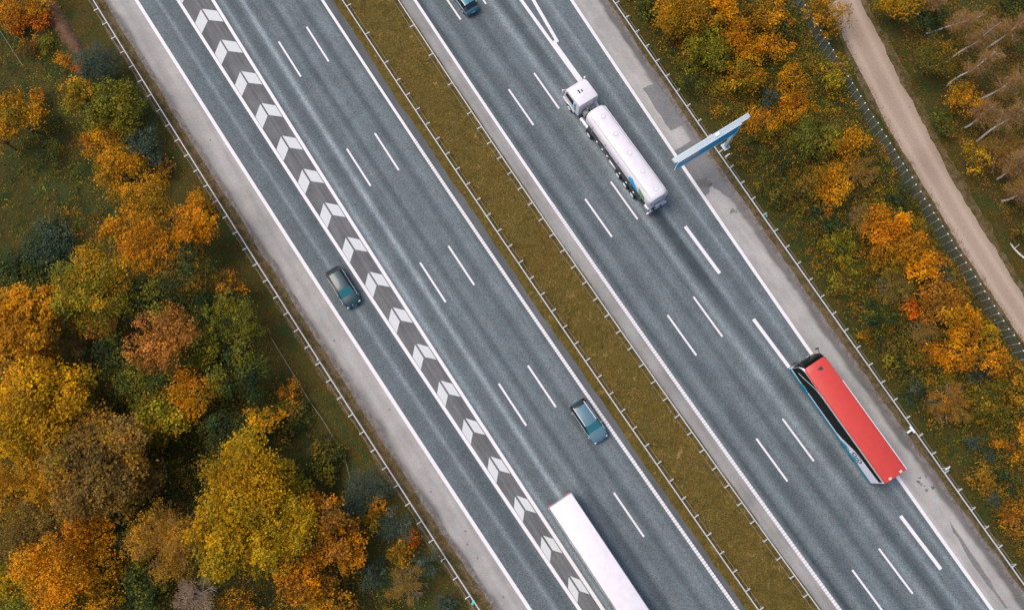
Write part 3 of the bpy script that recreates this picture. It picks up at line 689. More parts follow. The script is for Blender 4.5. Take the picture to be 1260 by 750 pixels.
for px, py, lb in ((582, 741, 'small turquoise container lying by the left guardrail at the bottom edge'), (941, 268, 'small turquoise reflector tag on the right guardrail below the gantry sign')):
    x, y = at(px, py, .3); r_ = .24 if px < 600 else .13
    mb = MB(); mb.rbox((0, 0, 0), (r_*2, r_, r_*1.1), .05); mb.tube([(0, 0, r_*.4), (0, 0, r_*.75)], .04, 8)
    o = mb.build('container' if px < 600 else 'reflector', M['turq'], None, loc=(x, y, r_*.6 if px < 600 else .9)); o.rotation_euler = (0, 0, 1.1)
    tag(o, lb, 'container' if px < 600 else 'reflector')
def wires(name, pix, label, z=.45, r=.03, m_='wire'):
    pts = [(*at(a, b, z), z) for a, b in pix]; x, y = pts[0][:2]
    t = thing(name, label, 'wire fence', (x, y, 0), 0, 'old wire fences in the wood')
    mb = MB(); mb.tube([(a-x, b-y, c) for a, b, c in pts], r, 5); mb.build('wire', M[m_], t)
    for a, b, c in pts[::2]: mb = MB(); mb.tube([(a-x, b-y, 0), (a-x, b-y, c+.08)], .04, 6); mb.build('post', M[m_], t)
wires('low_wire_fence', [(335, 418), (350, 442), (366, 468), (380, 492), (397, 516), (413, 543), (424, 562), (431, 590)], 'low grey wire fence running down the clearing beside the yellow trees')
wires('low_wire_fence', [(-6, 30), (6, 47), (16, 63), (28, 81)], 'low grey wire fence by the orange shrubs in the top left corner')
# soil bank at the top left
mb = MB(); bp = [at(a, b) for a, b in ((38, -22), (56, 2), (72, 26), (88, 50), (100, 66), (106, 76))]; secs = []
bw = [.95, .95, .95, .85, .62, .2]
P_ = []
for i in range(26):
    u = i/25*5; k = min(int(u), 4); f = u-k
    c = np.array(bp[k])*(1-f)+np.array(bp[k+1])*f; d = np.array(bp[k+1])-np.array(bp[k]); d /= np.linalg.norm(d); n_ = np.array([-d[1], d[0]]); w_ = bw[k]*(1-f)+bw[k+1]*f
    secs.append([(*(c+n_*w_*q*(1+.12*vn(i*.8+q*3, 3))), (1-q*q)*(.55+.12*vn(i*1.1+q*2, 4))*min(1, w_*1.6)-.02) for q in np.linspace(-1, 1, 11)])
mb.loft(secs, caps=False, closed=False); mb.build('soil_bank', M['bank'])['kind'] = 'structure'
mb = MB(); p0 = [(*at(1243, 299, .15), .15), (*at(1248, 306, .2), .2), (*at(1255, 313, .2), .2), (*at(1263, 319, .15), .12)]
mb.tube(p0, [.05, .08, .09, .10], 6); mb.tube([p0[1], (p0[1][0]+.5, p0[1][1]+.4, .35)], [.05, .02], 5)
tag(mb.build('fallen_branch', M['birch']), 'bare white branch lying in the grass beyond the dirt track', 'branch')

# ------------------------------------------------------------------ vegetation
def quads(name, P, Nn, Ln, Wn, Cc, parent=None, U=None, loc=None, material=None):
    """many small leaf faces as one mesh: centres, normals, length, width, colours"""
    n = len(P); Nn = Nn/np.linalg.norm(Nn, axis=1, keepdims=True)
    if U is None: U = rng.normal(size=(n, 3))
    U = U-(U*Nn).sum(1, keepdims=True)*Nn; U /= np.linalg.norm(U, axis=1, keepdims=True)+1e-9
    V = np.cross(Nn, U); Ln = np.broadcast_to(Ln, n)[:, None]; Wn = np.broadcast_to(Wn, n)[:, None]
    co = np.stack([P-U*Ln/2, P-V*Wn/2+U*Ln*.05, P+U*Ln/2, P+V*Wn/2+U*Ln*.05], 1).reshape(-1, 3).astype(np.float32)
    me = bpy.data.meshes.new(name); me.vertices.add(4*n); me.vertices.foreach_set('co', co.ravel())
    me.loops.add(4*n); me.loops.foreach_set('vertex_index', np.arange(4*n, dtype=np.int32))
    me.polygons.add(n); me.polygons.foreach_set('loop_start', np.arange(0, 4*n, 4, dtype=np.int32)); me.polygons.foreach_set('loop_total', np.full(n, 4, dtype=np.int32))
    a = me.attributes.new('leafcol', 'FLOAT_COLOR', 'FACE'); a.data.foreach_set('color', np.concatenate([np.clip(Cc, .004, .9), np.ones((n, 1))], 1).astype(np.float32).ravel())
    me.update(); return link(name, me, material or M['leaf'], parent, loc)
PAL = {
 'yellow': [(.74, .36, .004), (.62, .31, .004), (.46, .26, .006), (.26, .19, .010)],
 'gold': [(.72, .29, .004), (.58, .25, .005), (.40, .20, .008), (.22, .15, .010)],
 'orange': [(.86, .30, .003), (.74, .26, .004), (.58, .23, .006), (.34, .15, .010)],
 'deep': [(.80, .18, .004), (.60, .13, .006), (.38, .10, .010)],
 'rust': [(.44, .16, .014), (.26, .12, .02), (.16, .09, .018), (.40, .18, .015)],
 'copper': [(.72, .27, .045), (.52, .20, .035), (.30, .12, .03), (.70, .28, .02)],
 'ygreen': [(.30, .24, .012), (.20, .19, .014), (.13, .15, .016), (.40, .28, .012)],
 'olive': [(.14, .13, .016), (.10, .11, .016), (.18, .14, .018), (.07, .085, .018)],
 'green': [(.026, .062, .026), (.038, .072, .022), (.020, .045, .022), (.065, .085, .018), (.13, .13, .012)],
 'speck': [(.05, .08, .02), (.035, .055, .02), (.42, .32, .015), (.09, .10, .02)],
 'teal': [(.080, .108, .070), (.052, .078, .052), (.110, .140, .092)],
 'brown': [(.30, .16, .035), (.16, .10, .030), (.30, .17, .03), (.40, .22, .015), (.11, .08, .02)],
 'ochre': [(.28, .17, .03), (.20, .13, .03), (.38, .22, .02), (.13, .10, .025)],
 'turf': [(.17, .115, .030), (.11, .080, .018), (.23, .15, .05), (.070, .058, .012)], 'turfgreen': [(.075, .075, .014), (.11, .095, .018), (.050, .055, .012)],
 'straw': [(.42, .27, .11), (.30, .19, .07), (.22, .13, .05)],
 'grey': [(.26, .17, .11), (.17, .12, .08), (.34, .23, .15)],
}
def pick(pal, n, w=None):
    a = np.array(PAL[pal]); k = len(a); w = w or np.linspace(1.3, .7, k); w = np.array(w)/sum(w)
    return a[rng.choice(k, n, p=w)]
def crown(R, vz, pal, leaf=.15, dens=1.0, pal2=None, mix2=0., flat=.75, openness=0.):
    """leaf positions relative to the crown centre: lobes > sprigs > leaves"""
    K = max(6, int(R*R*1.1)+4); cen = []; rad = []
    for i in range(K):
        ph = i*2.39996+rng.uniform(-.4, .4); rho = math.sqrt((i+.4)/K)*rng.uniform(.78, 1.18)
        r_ = R*rng.uniform(.20, .38) if R > 1.6 else R*rng.uniform(.26, .44)
        rr = max(0, R-r_*.85)*rho
        z = vz*(math.sqrt(max(0, 1-(rr/R)**2))*.70+rng.uniform(-.42, .26))
        cen.append((rr*math.cos(ph), rr*math.sin(ph), z)); rad.append(r_)
    for i in range(K//3):    # low outer and under lobes, partly seen in gaps
        ph = rng.uniform(0, 6.28); rr = R*rng.uniform(.2, .85); cen.append((rr*math.cos(ph), rr*math.sin(ph), -vz*rng.uniform(.1, .45))); rad.append(R*.3)
    P, Nn, Cc = [], [], []
    for c, r_ in zip(cen, rad):
        ns = max(5, int(14*r_*r_*dens*2.0)); lobe_c = pick(pal2 if (pal2 and rng.random() < mix2) else pal, 1)[0]; lb = rng.uniform(.62, 1.25)
        d = rng.normal(size=(ns, 3)); d[:, 2] = np.abs(d[:, 2])*1.1-.25; d /= np.linalg.norm(d, axis=1, keepdims=True)
        sp = np.array(c)+d*r_*rng.uniform(.72, 1.08, (ns, 1))*np.array([1, 1, flat])
        src = pick(pal, ns); 
        if pal2: k2 = rng.random(ns) < mix2*.5; src[k2] = pick(pal2, k2.sum())
        spc = (.45*lobe_c+.55*src)*lb*rng.uniform(.6, 1.3, (ns, 1))
        nl = rng.integers(6, 20, ns); idx = np.repeat(np.arange(ns), nl); n = len(idx)
        P.append(sp[idx]+rng.normal(size=(n, 3))*np.array([.19, .19, .10])*rng.uniform(.5, 1.7, (ns, 1))[idx]*(.7+.5*min(1, r_)))
        Nn.append(d[idx]*.6+np.array([0, 0, .55])+rng.normal(size=(n, 3))*.45)
        Cc.append(spc[idx]*rng.uniform(.72, 1.3, (n, 1)))
    return np.concatenate(P), np.concatenate(Nn), np.concatenate(Cc), cen, rad
def trunk_mb(cen, zc, R, base_r, lean=(0, 0)):
    mb = MB(); zf = zc*.55
    mb.tube([(0, 0, -.05), (lean[0]*.3, lean[1]*.3, zf*.5), (lean[0]*.6, lean[1]*.6, zf), (lean[0], lean[1], zc+.1)], [base_r*1.25, base_r, base_r*.85, base_r*.35], 8)
    for c in cen[:14]:
        e = Vector((c[0]*.88, c[1]*.88, zc+c[2]*.8)); m_ = Vector((c[0]*.35, c[1]*.35, zf+(e.z-zf)*.5))
        mb.tube([(lean[0]*.6, lean[1]*.6, zf*.95), m_, e], [base_r*.45, base_r*.28, base_r*.08], 5)
    return mb
def plant(px, py, rpx, h, kind, pal, label, pal2=None, mix2=.0):
    vz = {'T': .62, 'S': .62, 'B': .75, 'C': .8, 'N': .6}[kind]
    zc = max(.25, h*.62); x, y = at(px, py, zc); x2, _ = at(px+rpx, py, zc); R = abs(x2-x)*{'T': 1.25, 'B': 1.36, 'C': 1.2, 'S': 1.15, 'N': 1.0}[kind]
    vzr = max(.25, min(h-zc, R*vz*1.3)) if kind != 'B' else max(.2, h-zc)
    name, cat, grp = {'T': ('autumn_tree', 'tree', 'autumn trees of the wood'), 'S': ('thinning_tree', 'tree', 'half bare trees of the wood'), 'B': ('shrub', 'shrub', 'shrubs beside the motorway'),
                      'C': ('evergreen_shrub', 'shrub', 'grey green evergreen shrubs'), 'N': ('bare_tree', 'tree', 'half bare trees of the wood')}[kind]
    t = thing(name, label, cat, (x, y, 0), rng.uniform(0, 6.28), grp)
    t.rotation_euler = (0, 0, float(rng.uniform(0, 6.28)))
    if kind in 'TBC':
        lf = {'T': .155, 'B': .135, 'C': .09}[kind]
        if pal2 is None and kind in 'TB': pal2, mix2 = ('olive' if pal in ('yellow', 'gold', 'ygreen') else 'rust' if pal != 'green' else 'ygreen'), .28
        P, Nn, Cc, cen, rad = crown(R*(1.04), vzr, pal, dens={'T': 1.15, 'B': 1.15, 'C': 1.8}[kind], pal2=pal2, mix2=mix2)
        n = len(P); L_ = lf*rng.uniform(.8, 1.3)*rng.uniform(.5, 1.6, n)
        if kind == 'C': quads('crown', P+np.array([0, 0, zc]), Nn, L_*1.9, L_*.55, Cc, t, U=P+rng.normal(size=P.shape)*.5)
        else: quads('crown', P+np.array([0, 0, zc]), Nn, L_, L_*.72, Cc, t)
        trunk_mb(cen, zc, R, max(.035, R*.05)).build('trunk', M['bark'], t)
    else:
        P, Nn, Cc, cen, rad = crown(R, vzr, pal, dens=1.0, pal2=pal2, mix2=mix2)
        keep = rng.random(len(P)) < (.85 if kind == 'S' else .12); P, Nn, Cc = P[keep], Nn[keep], Cc[keep]
        lf = .13*rng.uniform(.6, 1.2, len(P)); nt_ = int(520*R*R*(.45 if kind == 'S' else .6))
        d = rng.normal(size=(nt_, 3)); d[:, 2] = np.abs(d[:, 2])*.9+.05; d /= np.linalg.norm(d, axis=1, keepdims=True)
        ci = rng.integers(0, len(cen), nt_); lc = np.array(cen)[ci]; lr = np.array(rad)[ci][:, None]
        Tp = lc+d*lr*rng.uniform(.1, 1.12, (nt_, 1)); d = Tp/(np.linalg.norm(Tp, axis=1, keepdims=True)+.01)+[0, 0, .15]
        Un = d*np.array([1, 1, .8])+rng.normal(size=(nt_, 3))*.42
        tw = pick('grey' if kind == 'N' else 'brown', nt_)*rng.uniform(.8, 1.5, (nt_, 1))
        quads('crown', np.concatenate([P, Tp])+np.array([0, 0, zc]), np.concatenate([Nn, rng.normal(size=(nt_, 3))*.4+[0, 0, 1]]),
              np.concatenate([lf, rng.uniform(.25, .7, nt_)]), np.concatenate([lf*.72, rng.uniform(.016, .034, nt_)]),
              np.concatenate([Cc, tw]), t, U=np.concatenate([rng.normal(size=P.shape), Un]))
        mb = MB(); zf = zc*.45; br = max(.05, R*.045)
        mb.tube([(0, 0, -.05), (0, 0, zf), (.1, .1, zc+vzr*.5)], [br*1.3, br, br*.3], 8)
        for i in range(int(9+R*3)):
            a = i*2.4+rng.uniform(-.3, .3); e = rng.uniform(.35, 1.0)
            p1 = Vector((0, 0, zf+rng.uniform(0, zc*.45))); dr = Vector((math.cos(a), math.sin(a), e)).normalized(); tip = p1+Vector((dr.x*R*.9, dr.y*R*.9, dr.z*vzr*1.1)); md = p1.lerp(tip, .5)+Vector((0, 0, .15*R))*.5
            mb.tube([p1, md, tip], [br*.55, br*.38, .02], 5)
            for j in range(3):
                a2 = a+rng.uniform(-.9, .9); b0 = md.lerp(tip, rng.uniform(0, .6)); mb.tube([b0, b0+Vector((math.cos(a2)*R*.35, math.sin(a2)*R*.35, R*.15))], [.03, .01], 4)
        mb.build('trunk', M['greybark'] if kind == 'N' else M['twigbark'], t)
    return t
PLANTS = [
# wood on the left, top to bottom
(18, 12, 22, 2.6, 'B', 'orange', 'bright orange bush in the top left corner'),
(52, 4, 16, 2.2, 'B', 'gold', 'golden bush at the top edge, left of the brown soil bank', 'olive', .3),
(51, 27, 12, 1.6, 'B', 'deep', 'deep orange shrub touching the left side of the soil bank'),
(26, 33, 11, 1.4, 'B', 'deep', 'small spreading orange shrub left of the soil bank'),
(37, 57, 11, 1.4, 'B', 'rust', 'round rust orange shrub above the old wire in the top left'),
(58, 53, 9, 1.0, 'B', 'ygreen', 'small yellow green shrub beside the round rust one'),
(79, 73, 9, 1.4, 'B', 'orange', 'single vivid orange shrub below the soil bank'),
(98, 84, 6, 1.0, 'B', 'deep', 'tiny orange shrub at the edge of the grey green evergreen'),
(122, 82, 25, 3.6, 'C', 'teal', 'large round grey green evergreen at the foot of the soil bank'),
(48, 120, 8, 1.2, 'B', 'orange', 'small vivid orange shrub alone in the olive undergrowth'),
(22, 148, 27, 5.0, 'T', 'gold', 'golden tree at the left edge of the photo, upper third', 'olive', .25),
(2, 172, 16, 4.0, 'B', 'ochre', 'ochre bush at the left edge below the golden tree'),
(103, 120, 21, 4.2, 'T', 'ygreen', 'yellow green tree just below the large evergreen', 'gold', .4),
(142, 136, 30, 4.6, 'T', 'olive', 'broad olive tree to the right of the yellow green one', 'ygreen', .5),
(112, 172, 12, 2.2, 'B', 'orange', 'orange shrub left of the two golden ones'),
(132, 182, 20, 3.2, 'B', 'gold', 'golden bush with rusty patches above the yellow one', 'rust', .4),
(178, 183, 22, 2.8, 'C', 'teal', 'dark grey green shrub in the gap by the left guardrail'),
(150, 212, 27, 4.0, 'T', 'gold', 'golden yellow tree above the big orange crowns', 'ygreen', .25),
(203, 205, 11, 1.4, 'B', 'rust', 'low rusty shrub near the guardrail, right of the dark evergreen'),
(246, 248, 13, 2.2, 'B', 'gold', 'little golden bush closest to the guardrail, top of the orange group'),
(190, 255, 31, 7.5, 'T', 'gold', 'golden crown at the head of the big orange group', 'olive', .3),
(239, 276, 26, 7.0, 'T', 'orange', 'golden orange crown nearest the guardrail', 'gold', .6),
(153, 283, 24, 7.5, 'T', 'gold', 'golden crown with orange tips on the left of the orange group', 'orange', .35),
(185, 303, 31, 8.5, 'T', 'orange', 'brightest orange crown in the middle of the group', 'gold', .25),
(125, 357, 40, 8.5, 'T', 'ygreen', 'broad olive yellow crown beside the dark meadow', 'gold', .35),
(232, 342, 33, 7.0, 'T', 'green', 'dark green crown below the orange group', 'gold', .3),
(188, 372, 27, 6.0, 'T', 'green', 'deep green crown between the olive yellow and the copper ones'),
(278, 348, 17, 6.0, 'T', 'rust', 'rust coloured crown at the clearing edge', 'orange', .45),
(292, 392, 29, 7.0, 'T', 'ygreen', 'yellow green crown at the clearing edge', 'green', .35),
(248, 380, 24, 6.0, 'T', 'green', 'mottled green crown between rust and copper crowns', 'ygreen', .35),
(204, 422, 34, 8.5, 'T', 'copper', 'large copper pink crown in the middle of the wood'),
(131, 400, 18, 6.5, 'T', 'copper', 'small copper crown left of the large one'),
(92, 395, 20, 5.5, 'T', 'olive', 'olive crown between the golden brown and the small copper one'),
(42, 398, 40, 8.0, 'T', 'gold', 'golden brown crown at the left below the dark meadow', 'rust', .35),
(6, 440, 26, 6.5, 'T', 'gold', 'golden crown cut by the left edge at mid height', 'rust', .3),
(148, 440, 26, 5.0, 'T', 'green', 'dark green crown under the small copper one'),
(250, 422, 26, 6.0, 'T', 'ygreen', 'green crown speckled yellow, right of the copper one', 'green', .5),
(185, 472, 32, 6.5, 'T', 'green', 'green and yellow crown below the copper one', 'ygreen', .5),
(240, 486, 27, 7.5, 'T', 'orange', 'orange crown below the copper one', 'ygreen', .25),
(294, 462, 30, 6.0, 'T', 'green', 'dark green crown beside the clearing'),
(90, 425, 20, 4.0, 'S', 'olive', 'dull thinning crown in the gap beneath the golden brown one'),
(62, 500, 50, 9.5, 'T', 'yellow', 'big bright yellow crown on the left', 'gold', .2),
(14, 468, 26, 7.0, 'T', 'ochre', 'ochre crown at the left edge above the yellow one'),
(14, 535, 26, 8.0, 'T', 'yellow', 'yellow crown at the left edge below the big yellow one', 'ygreen', .3),
(200, 515, 30, 6.5, 'T', 'ygreen', 'yellow green crown above the brown clearing', 'orange', .2),
(232, 500, 15, 6.5, 'T', 'orange', 'small orange crown above the brown clearing'),
(284, 528, 27, 6.0, 'T', 'green', 'dull green crown above the great yellow one', 'olive', .5),
(325, 520, 20, 6.0, 'T', 'gold', 'narrow golden crown at the top of the great yellow group', 'yellow', .5),
(128, 572, 54, 9.0, 'T', 'brown', 'very broad dull brown crown, the brownest of the wood', 'gold', .3),
(58, 590, 34, 8.0, 'T', 'gold', 'ochre crown between the brown and the lower yellow ones', 'gold', .3),
(8, 610, 30, 8.0, 'T', 'gold', 'rusty golden crown at the left edge, lower third', 'rust', .5),
(308, 592, 46, 10.5, 'T', 'yellow', 'great yellow crown beside the clearing', 'ygreen', .25),
(288, 655, 42, 10.0, 'T', 'yellow', 'lower left half of the great yellow group', 'ygreen', .45),
(345, 650, 42, 9.5, 'T', 'yellow', 'lower right half of the great yellow group', 'ygreen', .35),
(352, 600, 26, 7.0, 'T', 'ygreen', 'olive yellow crown on the clearing side of the great yellow one', 'gold', .4),
(160, 640, 24, 4.5, 'T', 'green', 'dark green low crown in the hollow left of the orange twiggy tree'),
(210, 664, 44, 8.0, 'S', 'gold', 'orange tree with pinkish bare twigs in its middle', 'rust', .35),
(38, 652, 38, 8.0, 'T', 'ochre', 'brownish ochre crown at the lower left', 'brown', .5),
(108, 655, 27, 8.0, 'T', 'orange', 'orange crown right of the brownish ochre one', 'gold', .35),
(78, 702, 40, 9.0, 'T', 'orange', 'large orange crown near the bottom left', 'gold', .3),
(132, 690, 24, 7.0, 'T', 'gold', 'golden crown touching the large bottom orange one', 'orange', .4),
(22, 712, 28, 7.0, 'T', 'ygreen', 'yellow green crown in the bottom left corner', 'yellow', .4),
(55, 745, 26, 6.0, 'T', 'ygreen', 'green and yellow crown at the bottom edge, left', 'gold', .3),
(125, 742, 26, 6.5, 'T', 'gold', 'golden crown at the bottom edge below the orange one', 'ygreen', .4),
(176, 718, 28, 4.5, 'T', 'green', 'dark green crown at the bottom between orange and bare trees'),
(243, 732, 30, 6.5, 'N', 'grey', 'bare grey pink tree with pale branches at the bottom edge'),
(298, 742, 22, 3.5, 'T', 'rust', 'low rusty crown at the bottom edge right of the bare tree', 'gold', .4),
(400, 648, 32, 7.0, 'T', 'rust', 'rust orange crown right of the great yellow group', 'orange', .4),
(372, 708, 28, 7.0, 'T', 'orange', 'orange crown near the bottom, right of the yellow group', 'rust', .3),
(437, 678, 20, 5.0, 'T', 'orange', 'orange crown left of the lower evergreens', 'gold', .4),
(408, 735, 26, 5.0, 'T', 'gold', 'golden brown crown at the bottom edge, right part of the wood', 'rust', .4),
(358, 480, 12, 2.2, 'B', 'orange', 'small orange shrub in the clearing by the low wire'),
(360, 512, 20, 1.0, 'B', 'speck', 'low green shrub speckled with yellow leaves in the clearing'),
(400, 566, 22, 1.2, 'B', 'speck', 'low speckled shrub at the lower end of the low wire'),
(452, 598, 24, 3.0, 'C', 'teal', 'upper grey green evergreen by the left guardrail'),
(434, 622, 16, 2.4, 'C', 'teal', 'darker evergreen just left of the small orange shrub'),
(465, 622, 12, 2.4, 'B', 'orange', 'small bright orange shrub between the evergreens'),
(456, 640, 12, 2.0, 'B', 'gold', 'small golden shrub under the bright orange one'),
(491, 644, 21, 2.8, 'C', 'teal', 'grey green evergreen right of the small golden shrub'),
(494, 681, 15, 2.4, 'B', 'gold', 'golden shrub between the two lower evergreens'),
(508, 664, 10, 1.8, 'B', 'deep', 'small rust red shrub near the left guardrail'),
(526, 692, 17, 2.4, 'C', 'teal', 'lower grey green evergreen nearest the left guardrail'),
(460, 708, 17, 2.4, 'C', 'teal', 'grey green evergreen at the bottom, left of the twiggy shrub'),
(503, 718, 24, 2.8, 'S', 'brown', 'brown twiggy shrub at the bottom near the left guardrail'),
(480, 740, 15, 2.0, 'B', 'olive', 'olive shrub at the bottom edge under the twiggy one', 'gold', .4),
(548, 742, 13, 1.4, 'C', 'teal', 'tiny evergreen at the bottom edge next to the left guardrail'),
(66, 306, 30, 1.6, 'B', 'green', 'low dark green thicket in the left meadow', 'teal', .5),
(28, 340, 27, 1.4, 'B', 'green', 'low green thicket at the left edge of the meadow', 'olive', .4),
(60, 190, 18, 1.4, 'B', 'green', 'low green bush in the upper left undergrowth', 'olive', .5),
# between the right guardrail and the wire fence
(800, 6, 18, 2.2, 'B', 'green', 'dark green bush at the top edge right of the guardrail', 'ygreen', .35),
(838, 22, 28, 4.0, 'T', 'gold', 'golden tree at the top edge nearest the right guardrail', 'ygreen', .3),
(884, 10, 24, 4.0, 'T', 'gold', 'golden orange tree at the top edge, second from the guardrail', 'orange', .45),
(868, 60, 27, 3.4, 'T', 'ygreen', 'olive yellow tree below the top golden ones', 'olive', .4),
(905, 52, 22, 3.6, 'T', 'orange', 'orange tree between the top golden trees and the fence', 'gold', .5),
(848, 98, 17, 1.8, 'B', 'olive', 'olive shrub by the guardrail above the gantry sign', 'green', .4),
(938, 18, 22, 3.0, 'B', 'gold', 'golden brown bush at the top edge', 'green', .4),
(966, 28, 16, 2.4, 'B', 'green', 'dark bush at the top edge by the wire fence', 'orange', .25),
(912, 92, 24, 3.4, 'T', 'gold', 'golden tree above the end of the gantry sign', 'ygreen', .35),
(932, 152, 20, 3.6, 'T', 'orange', 'vivid orange tree right of the gantry sign end'),
(950, 62, 18, 2.8, 'B', 'orange', 'orange bush right of the orange tree near the top', 'gold', .4),
(944, 122, 15, 2.2, 'C', 'teal', 'grey green shrub above the vivid orange tree'),
(974, 95, 17, 3.0, 'B', 'gold', 'golden bush left of the fence, near the top', 'orange', .3),
(982, 134, 19, 3.0, 'B', 'gold', 'golden orange bush below the golden one by the fence', 'deep', .3),
(1028, 92, 17, 2.4, 'B', 'ygreen', 'yellow green bush against the upper part of the fence', 'gold', .4),
(1001, 166, 26, 3.2, 'T', 'olive', 'olive tree in the middle of the upper bushes', 'ygreen', .4),
(948, 158, 13, 2.0, 'B', 'ygreen', 'pale olive bush right beside the vivid orange tree'),
(1046, 180, 19, 3.2, 'B', 'gold', 'golden orange bush right of the olive tree', 'orange', .3),
(1022, 226, 24, 3.0, 'T', 'gold', 'yellow tree below the olive one', 'orange', .3),
(1058, 212, 20, 2.4, 'S', 'brown', 'brown twiggy bush below the golden orange one', 'rust', .4),
(966, 195, 18, 2.0, 'B', 'green', 'dark green bush below the vivid orange tree', 'ygreen', .35),
(984, 232, 20, 2.2, 'B', 'olive', 'olive bush with rusty leaves left of the yellow tree', 'rust', .3),
(948, 235, 17, 1.4, 'B', 'speck', 'low speckled bush at the guardrail below the gantry sign'),
(1087, 284, 27, 4.2, 'T', 'orange', 'bright orange tree at the middle of the fence strip'),
(1128, 318, 25, 4.0, 'T', 'orange', 'orange tree between the bright orange one and the fence', 'gold', .4),
(1096, 322, 20, 3.0, 'B', 'gold', 'golden olive bush below the bright orange tree', 'olive', .4),
(1034, 302, 17, 2.0, 'B', 'ygreen', 'yellow bush left of the bright orange tree', 'green', .3),
(1014, 268, 18, 1.8, 'B', 'green', 'dark green bush between yellow tree and guardrail', 'rust', .3),
(1062, 270, 20, 2.2, 'S', 'olive', 'dull twiggy bush left above the bright orange tree', 'brown', .4),
(1108, 250, 18, 2.0, 'B', 'green', 'dark green bush by the fence above the orange trees', 'ygreen', .3),
(1098, 352, 23, 2.4, 'S', 'olive', 'brownish twiggy bush below the golden olive one'),
(1036, 345, 20, 1.4, 'B', 'speck', 'low green bush near the guardrail, left of the brownish twiggy bush'),
(1158, 368, 26, 3.6, 'T', 'rust', 'rust brown tree below the orange ones', 'orange', .35),
(1180, 398, 22, 3.6, 'T', 'gold', 'golden tree right below the rust brown one', 'orange', .5),
(1158, 340, 17, 2.2, 'C', 'teal', 'grey green shrub by the fence beside the orange tree'),
(1121, 380, 11, 2.0, 'B', 'deep', 'small deep orange bush left of the rust brown tree'),
(1078, 396, 21, 1.8, 'B', 'green', 'low dark green bush above the guardrail post with box', 'ygreen', .3),
(1066, 412, 9, 1.2, 'B', 'gold', 'small golden shrub near the guardrail right of the coach front'),
(1134, 408, 18, 2.2, 'S', 'brown', 'brown half bare bush between the small orange and the golden trees'),
(1177, 432, 24, 3.4, 'T', 'orange', 'orange tree below the golden one', 'rust', .4),
(1146, 437, 14, 2.4, 'B', 'orange', 'vivid orange bush left of the orange tree'),
(1208, 420, 19, 3.0, 'B', 'yellow', 'yellow bush next to the lower fence'),
(1226, 448, 19, 3.2, 'B', 'orange', 'orange bush below the yellow one by the fence', 'gold', .3),
(1202, 455, 17, 2.2, 'C', 'teal', 'grey green shrub left of the lower orange bush'),
(1110, 440, 19, 1.6, 'B', 'speck', 'low speckled bush left of the vivid orange one'),
(1165, 496, 27, 2.6, 'S', 'rust', 'rusty twiggy bush across from the coach rear', 'orange', .3),
(1122, 480, 15, 1.6, 'B', 'green', 'dark green shrub at the guardrail beside the coach', 'teal', .3),
(1215, 500, 24, 2.8, 'B', 'olive', 'olive bush right of the rusty twiggy one', 'gold', .35),
(1254, 488, 18, 3.2, 'B', 'gold', 'golden bush at the right edge of the photo'),
(1252, 545, 20, 3.4, 'T', 'orange', 'orange tree cut by the right edge'),
(1196, 545, 10, 1.2, 'C', 'teal', 'tiny grey green shrub below the rusty twiggy bush'),
(1218, 561, 8, 1.0, 'C', 'teal', 'tiniest grey green tuft right of the other tiny one'),
(1206, 588, 14, 1.8, 'B', 'ochre', 'ochre shrub left of the bottom right group', 'gold', .4),
(1246, 637, 18, 2.4, 'B', 'rust', 'rusty orange shrub in the bottom right corner', 'orange', .3),
(1222, 616, 8, 1.0, 'C', 'teal', 'small grey green tuft left of the rusty corner shrub'),
(1240, 592, 18, 1.6, 'B', 'green', 'dark green bush between orange tree and rusty corner shrub', 'rust', .2),
# beyond the fence
(1021, 22, 21, 3.4, 'B', 'gold', 'golden bush between the fence and the top of the dirt track'),
(1108, 8, 24, 4.2, 'T', 'gold', 'golden tree at the top edge beyond the dirt track', 'ygreen', .35),
(1150, 75, 24, 4.2, 'T', 'olive', 'olive green tree beyond the dirt track at the foot of the birches', 'gold', .35),
(1182, 122, 20, 3.8, 'T', 'gold', 'golden orange tree between the birch trunks', 'orange', .35),
(1142, 20, 22, 2.8, 'B', 'green', 'dark bush at the top edge left of the birches', 'olive', .4),
(1199, 196, 17, 3.0, 'B', 'yellow', 'yellow bush below the birch trunks'),
(1160, 150, 15, 1.8, 'B', 'olive', 'olive bush between dirt track and golden orange tree', 'rust', .3),
(1230, 190, 26, 3.0, 'S', 'rust', 'rusty twiggy bush at the right edge among the birches', 'brown', .4),
(1256, 232, 22, 3.0, 'S', 'brown', 'brown twiggy bush at the right edge above the fallen branch', 'rust', .3),
(1248, 12, 22, 2.6, 'B', 'green', 'green bush in the top right corner', 'olive', .4),
(1262, 285, 12, 2.0, 'B', 'olive', 'olive bush at the right edge right of the fallen branch', 'rust', .3),
]
for a in PLANTS: plant(*a)

